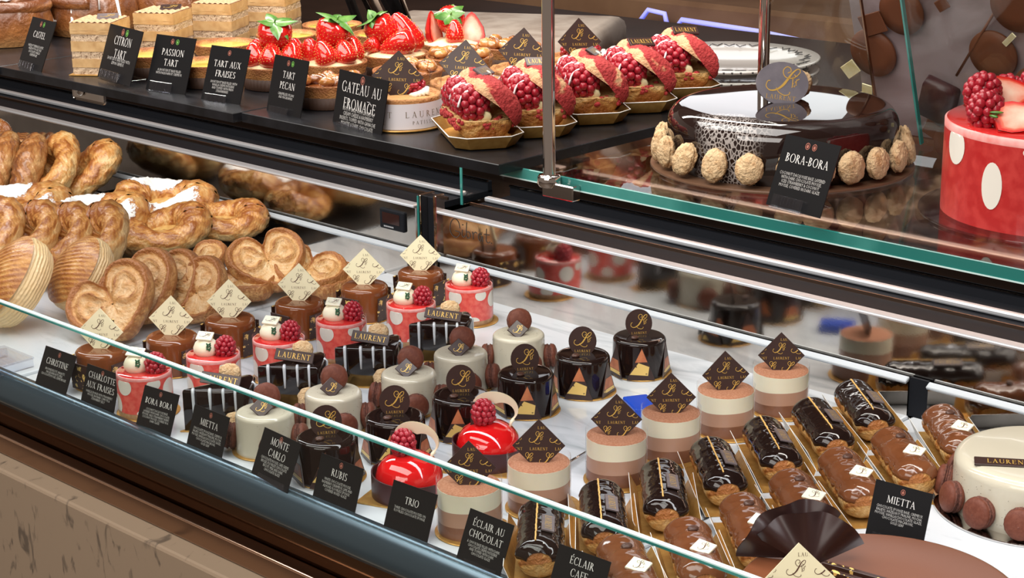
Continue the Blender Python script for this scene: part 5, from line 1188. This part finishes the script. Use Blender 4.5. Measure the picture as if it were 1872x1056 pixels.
# ------------------------------------------------------------ lower tickets
LC = [
 ((84, 631), (140, 651), (60, 714), 1.095, ['CHRISTINE'], ['BROWNIE BISCUIT, WALNUTS,', 'MACADAMIA NUTS, MILK', 'CHOCOLATE MOUSSE, CR\u00c8ME BRULEE'], 'CHRISTINE'),
 ((160, 664), (220, 685), (145, 747), 1.095, ['CHARLOTTE', 'AUX FRAISES'], ['VANILLA SPONGE WITH STRAWBERRY', 'MOUSSE, RHUBARB COMPOTE &', 'STRAWBERRY JELLY'], 'CHARLOTTE AUX FRAISES'),
 ((265, 703), (328, 722), (245, 790), 1.095, ['BORA BORA'], ['COCONUT DACQUOISE BASE,', 'LAYERED WITH DARK CHOCOLATE', 'MOUSSE, WILD STRAWBERRY INSERT,', 'COCONUT MOUSSE, COVERED IN A', 'DARK GLAZE'], 'BORA BORA'),
 ((356, 738), (420, 763), (338, 826), 1.095, ['MIETTA'], ['CHOCOLATE SPONGE BASE, CREMEUX', 'BALIEYS, HAZELNUT PRALINE, MOCHA', 'MOUSSE, VANILLA/CHOCOLATE GLAZE,', 'CHOCOLATE MACARONS,', 'GOLD LEAF'], 'MIETTA'),
 ((484, 780), (551, 811), (458, 868), 1.095, ['MONTE', 'CARLO'], ['CHOCOLATE MOUSSE, CAFE CREME', 'BRULEE, FLOURLESS CHOCOLATE', 'BISCUIT, MILK AND DARK', 'CHOCOLATE GLAZE'], 'MONTE CARLO'),
 ((588, 827), (665, 857), (569, 918), 1.095, ['RUBIS'], ['WHITE CHOCOLATE MOUSSE,', 'RASPBERRY CREAMEUX, LIME AND', 'ALMOND FLOURLESS SPONGE', 'COVERED IN RED GLAZE'], 'RUBIS'),
 ((720, 876), (800, 904), (698, 975), 1.095, ['TRIO'], ['THREE CHOCOLATE MOUSSES ON', 'FLOURLESS CHOCOLATE SPONGE'], 'TRIO'),
 ((860, 928), (940, 960), (832, 1026), 1.095, ['\u00c9CLAIR AU', 'CHOCOLAT'], ['A CHOUX BASE FILLED WITH DARK', 'CHOCOLATE CR\u00c8ME PATISSERIE', 'AND TOPPED WITH DARK', 'CHOCOLATE GLAZE'], 'ECLAIR AU CHOCOLAT'),
 ((1023, 993), (1117, 1027), (997, 1092), 1.095, ['\u00c9CLAIR', 'CAFE'], None, 'ECLAIR CAFE'),
]
for TL, TR, BL, Y0, ti, li, nm in LC:
    card_from_pixels(TL, TR, BL, Y0, ti, li, 'black price card reading %s behind the low front glass' % nm, holder=False, emblem='' if nm in ('TRIO', 'ECLAIR AU CHOCOLAT', 'ECLAIR CAFE') else 'r',
                     titles_top=0.72 if len(ti) == 1 else 0.70, body_top=0.53 if len(ti) == 1 else 0.42)
card_from_pixels((1602, 875), (1706, 903), (1580, 985), 1.345, ['MIETTA'], ['CHOCOLATE SPONGE BASE, CREMEUX', 'BALIEYS, HAZELNUT PRALINE, MOCHA', 'MOUSSE, VANILLA/CHOCOLATE GLAZE,', 'CHOCOLATE MACARONS,', 'GOLD LEAF'], 'black price card reading MIETTA between eclairs and large cream cake', holder=True, titles_top=0.74, body_top=0.58)

# ------------------------------------------------------------ puff pastries on the left of the deck
def lay(kind, x, y, z, nrm_, spin, label, scale=1.0):
    """lean a pastry: nrm_ = its face direction as (right, towards the window, up), spin = turn about that direction"""
    p = onz(x, y, z); hr = V((ri.x, ri.y, 0)).normalized(); hf = V((-fw.x, -fw.y, 0)).normalized()
    n = (hr*nrm_[0]+hf*nrm_[1]+V((0, 0, 1))*nrm_[2]).normalized(); ax = (hr-n*hr.dot(n)).normalized(); ay = n.cross(ax)
    a = math.radians(spin); x_ = ax*cos(a)+ay*sin(a); y_ = n.cross(x_)
    o = kind.put(p, 0, label, scale, Matrix((x_, y_, n)).transposed().to_euler())
    Rm = Matrix((x_, y_, n)).transposed(); lo = min((Rm @ (v.co*scale)).z for ch in o.children for v in ch.data.vertices)+p.z
    if lo < ZD+0.0045: o.location = p - ray(x, y)*((ZD+0.0045-lo)/(-ray(x, y).z))      # never sunk into the deck: slid along the sight line
    return o
kp = Kind(make_palmier(1), 'palmier', 'sugared palmiers on the marble')
for x, y, z, n, sp, lb, sc in [(213, 560, .940, (-.22, .75, .62), 28, 'sugared palmier leaning at front of its row beside caramel cakes', 1.20), (262, 535, .945, (-.30, .72, .62), 30, 'sugared palmier second in the leaning row', 1.15), (318, 530, .940, (-.35, .70, .62), 34, 'sugared palmier third in the leaning row', 1.05), (366, 540, .930, (-.38, .68, .60), 36, 'sugared palmier last in leaning row, behind second cream diamond', 1.0),
      (362, 492, .938, (-.15, .35, .92), 20, 'sugared palmier lying atop the leaning row', .95), (490, 484, .945, (.12, .62, .78), 24, 'sugared palmier propped up behind the cream diamonds', 1.10), (560, 505, .928, (.10, .35, .93), -18, 'sugared palmier lying flat behind fourth caramel cake', 1.10), (450, 528, .918, (0, .1, .99), 40, 'sugared palmier flat beneath the propped one', 1.05), (600, 522, .912, (0, .12, .99), 0, 'sugared palmier mostly hidden behind fifth caramel cake', 1.0)]: lay(kp, x, y, z, n, sp, lb, sc)
kt = Kind(make_turnover(), 'turnover', 'scored puff turnovers')
lay(kt, 52, 530, .950, (-.62, .42, .62), 60, 'scored puff turnover leaning at the front left edge', 1.28)
lay(kt, 166, 512, .948, (-.55, .50, .62), 50, 'scored puff turnover behind the leaning palmiers', 1.08)
kd = Kind(make_danish(1), 'danish', 'plain ring danishes')
for x, y, z, n, sp, sc, lb in [(5, 455, .950, (-.55, .40, .62), 70, 1.12, 'ring danish at left edge above the scored turnover'), (78, 452, .950, (-.60, .38, .62), 80, 1.05, 'ring danish second along the front row'), (142, 456, .950, (-.66, .36, .55), 80, 1.05, 'ring danish third along the front row'), (206, 462, .948, (-.70, .36, .52), 84, 1.15, 'ring danish fourth along the front row, most upright'),
                                 (306, 444, .925, (-.12, .22, .95), 10, 1.15, 'ring danish with deep custard well above the palmiers'), (410, 424, .922, (.02, .14, .98), 0, 1.10, 'ring danish at right end lying flat by the rail')]:
    lay(kd, x, y, z, n, sp, lb, sc)
ks = Kind(make_danish(2, True), 'danish', 'sugar-dusted ring danishes')
for x, y, z, n, sp, sc, lb in [(45, 410, .945, (-.10, .40, .9), 10, 1.30, 'sugar-dusted danish at far left with open custard hole'), (180, 424, .938, (.0, .30, .94), 20, 1.25, 'sugar-dusted danish half hidden behind the front danish row'), (305, 396, .928, (-.02, .22, .96), 0, 1.32, 'sugar-dusted danish nearest the steel rail')]:
    lay(ks, x, y, z, n, sp, lb, sc)
kg = Kind(make_danish(5, False, 0.047, 0.030, 0.0185, M_brownroll), 'danish', 'dark danishes in the rear row')
for x, y, z, n, sp, lb in [(15, 322, .955, (-.82, .30, .45), 80, 'brown danish upright at left of the rear row'), (64, 326, .955, (-.80, .32, .48), 84, 'brown danish second in the rear row')]: lay(kg, x, y, z, n, sp, lb, 1.25)
kh = Kind(make_danish(8), 'danish', 'pale danishes in the rear row')
for x, y, z, n, sp, lb in [(122, 328, .952, (-.78, .32, .52), 84, 'pale ring danish third in the rear row'), (165, 336, .940, (-.45, .30, .82), 20, 'ring danish lying at right end of the rear row')]: lay(kh, x, y, z, n, sp, lb, 1.2)
o = make_sugar_bun(1); p = onz(22, 245, .955); tag(o, 'sugar-topped round bun under the upper shelf at far left', 'bun'); o.location = (p.x, p.y, .935)
o = make_striped_roll(1); p = onz(45, 272, .945); tag(o, 'dark striped twisted roll lying below the sugar-topped bun', 'roll'); o.location = (p.x, p.y, .925); o.rotation_euler = (0, 0, math.radians(48))

# ------------------------------------------------------------ upper shelf
ZT = ZS+0.0083
kr = [make_raspberry_choux(k_) for k_ in range(5)]
RC = [(908, 268, 838, 200), (1005, 247, 942, 182), (1105, 222, 1040, 162), (1190, 198, 1128, 146), (1272, 170, 1208, 124)]
RL = ['nearest the post on its left', 'second, behind the chrome post', 'third, just right of the chrome post', 'fourth, next to the mirror cake', 'fifth and farthest back']
for i, (fx, fy, bx, by) in enumerate(RC):
    a = onz(bx, by, ZT+0.010); b2 = onz(fx, fy, ZT+0.010); c = (a+b2)/2; d = b2-a
    o = kr[i]; o.location = (c.x, c.y, ZT+0.0004); o.rotation_euler = (0, 0, math.atan2(d.y, d.x)+PI/2); o.scale = (0.90,)*3; tag(o, 'raspberry-filled choux bun with red cracked lid, '+RL[i], 'choux bun', 'raspberry choux buns')
def shelf(kind, px, h, rz, lb, sc):
    p = onz(px[0], px[1], ZT+h*sc); return kind.put((p.x, p.y, ZT+0.0003), math.radians(rz), lb, sc)
kc = Kind(make_cheesecake(1), 'cheesecake', 'white-banded cheesecakes')
for px, rz, lb in zip([(735, 170), (855, 148), (962, 123), (1066, 103)], (40, 30, 36, 60), ['white-banded cheesecake beside the GATEAU AU FROMAGE card', 'white-banded cheesecake second from the front, behind first raspberry bun', 'white-banded cheesecake left of the chrome post', 'white-banded cheesecake farthest back, right of the chrome post']): shelf(kc, px, .0325, rz, lb, 0.87)
kn = Kind(make_pecan_tart(3), 'tart', 'nut tarts')
for px, rz, lb in zip([(600, 148), (745, 127), (840, 102), (930, 82)], (0, 70, 150, 210), ['glazed nut tart between the TART PECAN and GATEAU cards', 'glazed nut tart behind the first white-banded cheesecake', 'glazed nut tart below the farthest strawberry tart', 'glazed nut tart farthest back, near the chrome post']): shelf(kn, px, .0265, rz, lb, 0.86)
for v, px, rz, lb in ((0, (503, 117), 40, 'strawberry tart topped with whole leafy berry, nearest the front'), (0, (608, 112), 85, 'strawberry tart behind the TART PECAN card, leafy berry leaning'), (1, (722, 97), 45, 'strawberry tart with large berries and pale custard, third back'), (2, (828, 77), 45, 'strawberry tart with cut berry wedges, farthest back')):
    o = make_strawberry_tart(v); shelf(Kind(o, 'tart', 'strawberry tarts'), px, .0265, rz, lb, 0.86)
ku = Kind(make_curd_tart(), 'tart', 'yellow curd tarts')
for px, lb in zip([(278, 96), (378, 113), (412, 78), (525, 62), (607, 44), (510, 82), (700, 60)], ['yellow curd tart behind the CITRON TART card', 'yellow curd tart behind the PASSION TART card', 'yellow curd tart just behind the two front curd tarts', 'yellow curd tart in the middle beside the layered slices', 'yellow curd tart farthest back', 'yellow curd tart behind the leafy strawberry tart', 'yellow curd tart peeping out behind the strawberry tarts']): 
    if px != (510, 82): shelf(ku, px, .0265, rnd.uniform(0, 360), lb, 0.86)
for i, (px, rz, lb) in enumerate([((182, 36), 34, 'layered cream slice at the front behind the CASTEL card'), ((297, 19), 30, 'layered cream slice second from the front'), ((402, 2), 30, 'layered cream slice third from the front'), ((500, -13), 30, 'layered cream slice fourth, beside the far curd tarts')]):
    o = make_castel(i); shelf(Kind(o, 'cake slice', 'layered cream slices'), px, .064, rz, lb, 0.86)
    if i < 2: plaque_square(o, 0.026, T(0.006, 0.012, 0.0670) @ RZ(20) @ RX(-84), M_chocoL if i == 0 else M_choco, M_gold, 0.0022)
kw = [make_swirl(k_) for k_ in (1, 4, 7)]
for o, (x, y), rz, lb in zip(kw, [(-1.900, 1.116), (-1.885, 1.226), (-1.86, 1.33)], (10, 60, 130), ['iced cinnamon roll at the far left behind the CASTEL card', 'iced cinnamon roll with white drizzle behind the first layered slice', 'iced cinnamon roll behind the grey plaque of the first slice']):
    o.location = (x, y, ZT+0.0003); o.rotation_euler = (0, 0, math.radians(rz)); o.scale = (1.1,)*3; tag(o, lb, 'roll', 'iced cinnamon rolls')
o = make_bora_whole(); pb_ = (onz(1198, 302, ZS)+onz(1655, 312, ZS))/2; pb_ = onz(1428, 300, ZS); o.location = (pb_.x, pb_.y, ZS+0.0004); o.rotation_euler = (0, 0, math.radians(45)); tag(o, 'large black mirror-glazed cake ringed with coconut biscuits on glass shelf', 'cake')
pl = onz(1684, 392, ZS); o = make_charlotte_whole(); o.location = (pl.x+0.101*0.72, pl.y+0.101*0.69, ZS+0.0004); o.rotation_euler = (0, 0, math.radians(45)); tag(o, 'large red white-dotted charlotte with berries at the right edge', 'cake')
UC = [
 ((60, 30), (103, 41), (31, 124), 1.058, ['CASTEL'], ['HAZELNUT MERINGUE LAYERS,', 'HAZELNUT MOUSSE, MILK', 'CHOCOLATE, VANILLA', 'CREME BRULEE'], 'CASTEL', 'rg'),
 ((202, 43), (262, 58), (178, 140), 1.060, ['CITRON', 'TART'], ['SHORTCRUST BASE FILLED WITH', 'LEMON CREMEUX'], 'CITRON TART', 'rg'),
 ((287, 62), (359, 71), (266, 164), 1.062, ['PASSION', 'TART'], ['A SHORTCRUST BASE FILLED', 'WITH PASSIONFRUIT CREMEUX'], 'PASSION TART', 'rg'),
 ((387, 82), (458, 91), (366, 187), 1.064, ['TART AUX', 'FRAISES'], ['SHORTCRUST BASE FILLED WITH', 'VANILLA CR\u00c8ME PATISSERIE', 'AND TOPPED WITH FRESH', 'STRAWBERRIES'], 'TART AUX FRAISES', 'r'),
 ((503, 99), (565, 112), (486, 208), 1.066, ['TART', 'PECAN'], ['CARAMELISED PECANS', 'AND MACADAMIAS'], 'TART PECAN', 'rg'),
 ((621, 126), (711, 148), (606, 236), 1.068, ['GATEAU AU', 'FROMAGE'], ['BISCUIT BASE WITH LAYERS OF', 'CREAM CHEESE & RASPBERRY', 'INSERTS, TOPPED WITH GANACHE', 'MONTEE & DARK CHOCOLATE'], 'GATEAU AU FROMAGE', 'r'),
 ((1438, 245), (1538, 267), (1400, 373), 1.078, ['BORA-BORA'], ['COCONUT DACQUOISE BASE, LAYERED', 'WITH DARK CHOCOLATE MOUSSE,', 'ICED STRAWBERRY & COCONUT', 'MOUSSE, COVERED IN DARK GLAZE'], 'BORA-BORA', 'rr'),
]
for TL, TR, BL, Y0, ti, li, nm, em in UC:
    card_from_pixels(TL, TR, BL, Y0, ti, li, 'black price card reading %s standing on the upper shelf' % nm, emblem=em, titles_top=0.62 if len(ti) > 1 else 0.70, body_top=0.37 if len(ti) > 1 else 0.46, title_h=0.116)

# ------------------------------------------------------------ behind the shelf
kpl = Kind(make_plate(), 'plate', 'stacked porcelain plates')
pc = onz(1328, 100, 1.2103)
for i, lb in enumerate(['white porcelain plate at the bottom of the stack', 'white porcelain plate second from the bottom of the stack', 'white porcelain plate second from the top of the stack', 'white patterned porcelain plate on top of the stack']):
    kpl.put((pc.x+0.002*i, pc.y-0.001*i, 1.1403+0.0165*i), 0.4*i, lb)
# tilted rear board: solid shapes standing in for reflections in the sloping glass
bd = thing('reflection_board', 'tilted lilac board with brown shapes standing in for reflections in the glass', 'reflection', (0, 0, 0))
P0 = onz(1690, 288, ZS+0.002); nrm = V((0, -cos(math.radians(18.5)), -sin(math.radians(18.5)))); uz = V((0, -sin(math.radians(18.5)), cos(math.radians(18.5)))); ux = V((1, 0, 0))
P0 = V((P0.x, P0.y, ZS+0.003)); P0.y += 0.065
MB_ = Matrix(((1, 0, 0, P0.x), (0, cos(math.radians(18.5)), uz.y, P0.y), (0, sin(math.radians(18.5)), uz.z, P0.z), (0, 0, 0, 1)))
x0 = (onplane(1560, 60, P0, nrm)-P0).dot(ux)
b = MB(); b.M = MB_; b.box(((x0+0.75)/2, 0.004, 0.30), (0.75-x0, 0.006, 0.60)); b.build('reflected_marble', M_lilac, bd)
def onbd(x, y): d = onplane(x, y, P0+nrm*0.003, nrm)-P0; return d.dot(ux), d.dot(uz)
for i, (x, y, rpx) in enumerate([(1598, 95, 46), (1650, 20, 44), (1818, 98, 46), (1900, 165, 48), (1862, 8, 50), (1752, 262, 44)]):
    u, v = onbd(x, y); d = (onplane(x, y, P0, nrm)-CAMP).length; r = rpx*d/F
    c = MB(); c.M = MB_ @ T(u, -0.003-0.0004*i, v) @ RX(90); c.lathe([(r*0.995, 0), (r, 0.001), (r*0.99, 0.0028), (r*0.5, 0.003), (0.00001, 0.003)], 48); c.build('reflected_cake_top', M_brownrefl, bd)
u0, v0 = onbd(1752, 135); u1, v1 = onbd(1822, 18); u2, v2 = onbd(1725, 170)
c = MB(); c.M = MB_; c.tube([(u0, -0.006, v0), (u1, -0.006, v1)], 0.0012, 8); c.build('reflected_stick', M_brownrefl, bd)
c = MB(); c.M = MB_ @ T(u2, -0.010, v2) @ RY(20); c.prism([(-0.014, -0.008), (0.014, -0.008), (0.016, 0.004), (-0.016, 0.004)], -0.020, 0.017, 0, 0.006, 3, True); c.build('reflected_paddle', M_tubechoc, bd)
for x, y, w, h, a in ((1560, 122, 26, 20, -35), (1796, 178, 30, 26, -40), (1850, 68, 24, 8, -45), (1590, 165, 16, 26, 10), (1862, 215, 18, 22, -20)):
    u, v = onbd(x, y); d = (onplane(x, y, P0, nrm)-CAMP).length/F
    c = MB(); c.M = MB_ @ T(u, -0.0075, v) @ RY(a); c.box((0, 0, 0), (w*1.3*d, 0.0012, h*1.3*d), 0, 0.0004); c.build('reflected_gold_tag', M_goldrefl, bd)
for i, (x, y, s, a) in enumerate(((1727, 5, 26, -30), (1600, 40, 50, -20), (1712, 235, 40, 30))):
    u, v = onbd(x, y); d = (onplane(x, y, P0, nrm)-CAMP).length/F
    c = MB(); c.M = MB_ @ T(u, -0.0070, v) @ RY(a); c.box((0, 0, 0), (s*d, 0.0016, s*d*0.8), 0, 0.0005); c.build('reflected_square', M_brownrefl, bd)
# sloping glass doors with green edge
gd = thing('sloping_glass_door', 'sloping clear glass door with green edge behind the large charlotte', 'glass door', (0, 0, 0))
e0 = onplane(1690, 288, P0+nrm*0.022, nrm); e0 = e0+uz*max(0.0, (ZS+0.003-e0.z)/uz.z)
Mg = Matrix(((1, 0, 0, e0.x), (0, cos(math.radians(18.5)), uz.y, e0.y), (0, sin(math.radians(18.5)), uz.z, e0.z), (0, 0, 0, 1)))
b = MB(); b.M = Mg; b.box((0.4, 0, 0.30), (0.8, 0.004, 0.60)); b.build('glass_sheet', M_glass, gd)
b = MB(); b.M = Mg; b.box((-0.0008, 0, 0.30), (0.0017, 0.0042, 0.60)); b.build('green_edge', M_edge, gd)
gd2 = thing('sloping_glass_door', 'sloping clear glass door with thin gold edge behind the mirror cake', 'glass door', (0, 0, 0))
e1 = onplane(1602, 178, P0+nrm*0.016, nrm); e1 = V((e1.x, e1.y, e1.z))
Mg2 = Matrix(((1, 0, 0, e1.x), (0, cos(math.radians(18.5)), uz.y, e1.y), (0, sin(math.radians(18.5)), uz.z, e1.z), (0, 0, 0, 1)))
b = MB(); b.M = Mg2; b.box((-0.001, 0, 0.20), (0.0014, 0.003, 0.52)); b.build('gold_edge', M_copper, gd2)
b = MB(); b.M = Mg2; b.box((-0.055, 0, 0.23), (0.106, 0.002, 0.46)); b.build('glass_sheet', M_glass, gd2)
# far counter things
def far(x, y, z): return onz(x, y, z)
a = onz(900, 95, 1.1403); m = MB(); m.M = T(a.x, a.y, 1.1403) @ RZ(30); m.prism([(-0.22, -0.16), (0.17, -0.17), (0.20, 0.15), (-0.20, 0.17)], 0, 0.045, 0, 0.02, 3, True)
tag(m.build('folded_linen', M_linen), 'pale folded linen on the service counter left of the plates', 'linen')
fr = thing('door_frame', 'slanted black frame with a steel strip behind the yellow tarts', 'frame', (0, 0, 0))
for x0_, x1_, mt, nm, wd in ((640, 668, M_black, 'black_strip', 0.012), (676, 712, M_steel, 'steel_strip', 0.020), (712, 750, M_black, 'black_strip', 0.022), (735, 762, M_steel, 'steel_strip', 0.006)):
    a = ony(x0_, 0, 1.80); b2 = ony(x1_, 75, 1.88); d = (b2-a).normalized(); m = MB(); m.tube([a-d*0.35, a+d*((1.146-a.z)/d.z)], wd/2*1.3, 4, 0, 0.5); m.build(nm, mt, fr)
m = MB(); a = ony(1000, -40, 3.2); m.box((-2.6, 3.25, 0.98), (4.2, 0.4, 0.24), 0, 0.01); tag(m.build('wooden_bench', M_wood), 'warm wooden bench in the dim room behind', 'bench')
m = MB(); a = ony(1185, 18, 3.0); b2 = ony(1390, 58, 3.0); m.tube([ony(1165, 45, 3.0), a, ony(1215, 25, 3.0), ony(1220, 48, 3.0)], 0.0055, 8); m.tube([ony(1236, 52, 3.0), ony(1246, 36, 3.0), b2, ony(1480, 78, 3.0)], 0.0055, 8); tag(m.build('blue_neon_tube', M_neon), 'blue glowing neon tube in the dim room behind the plates', 'neon light')
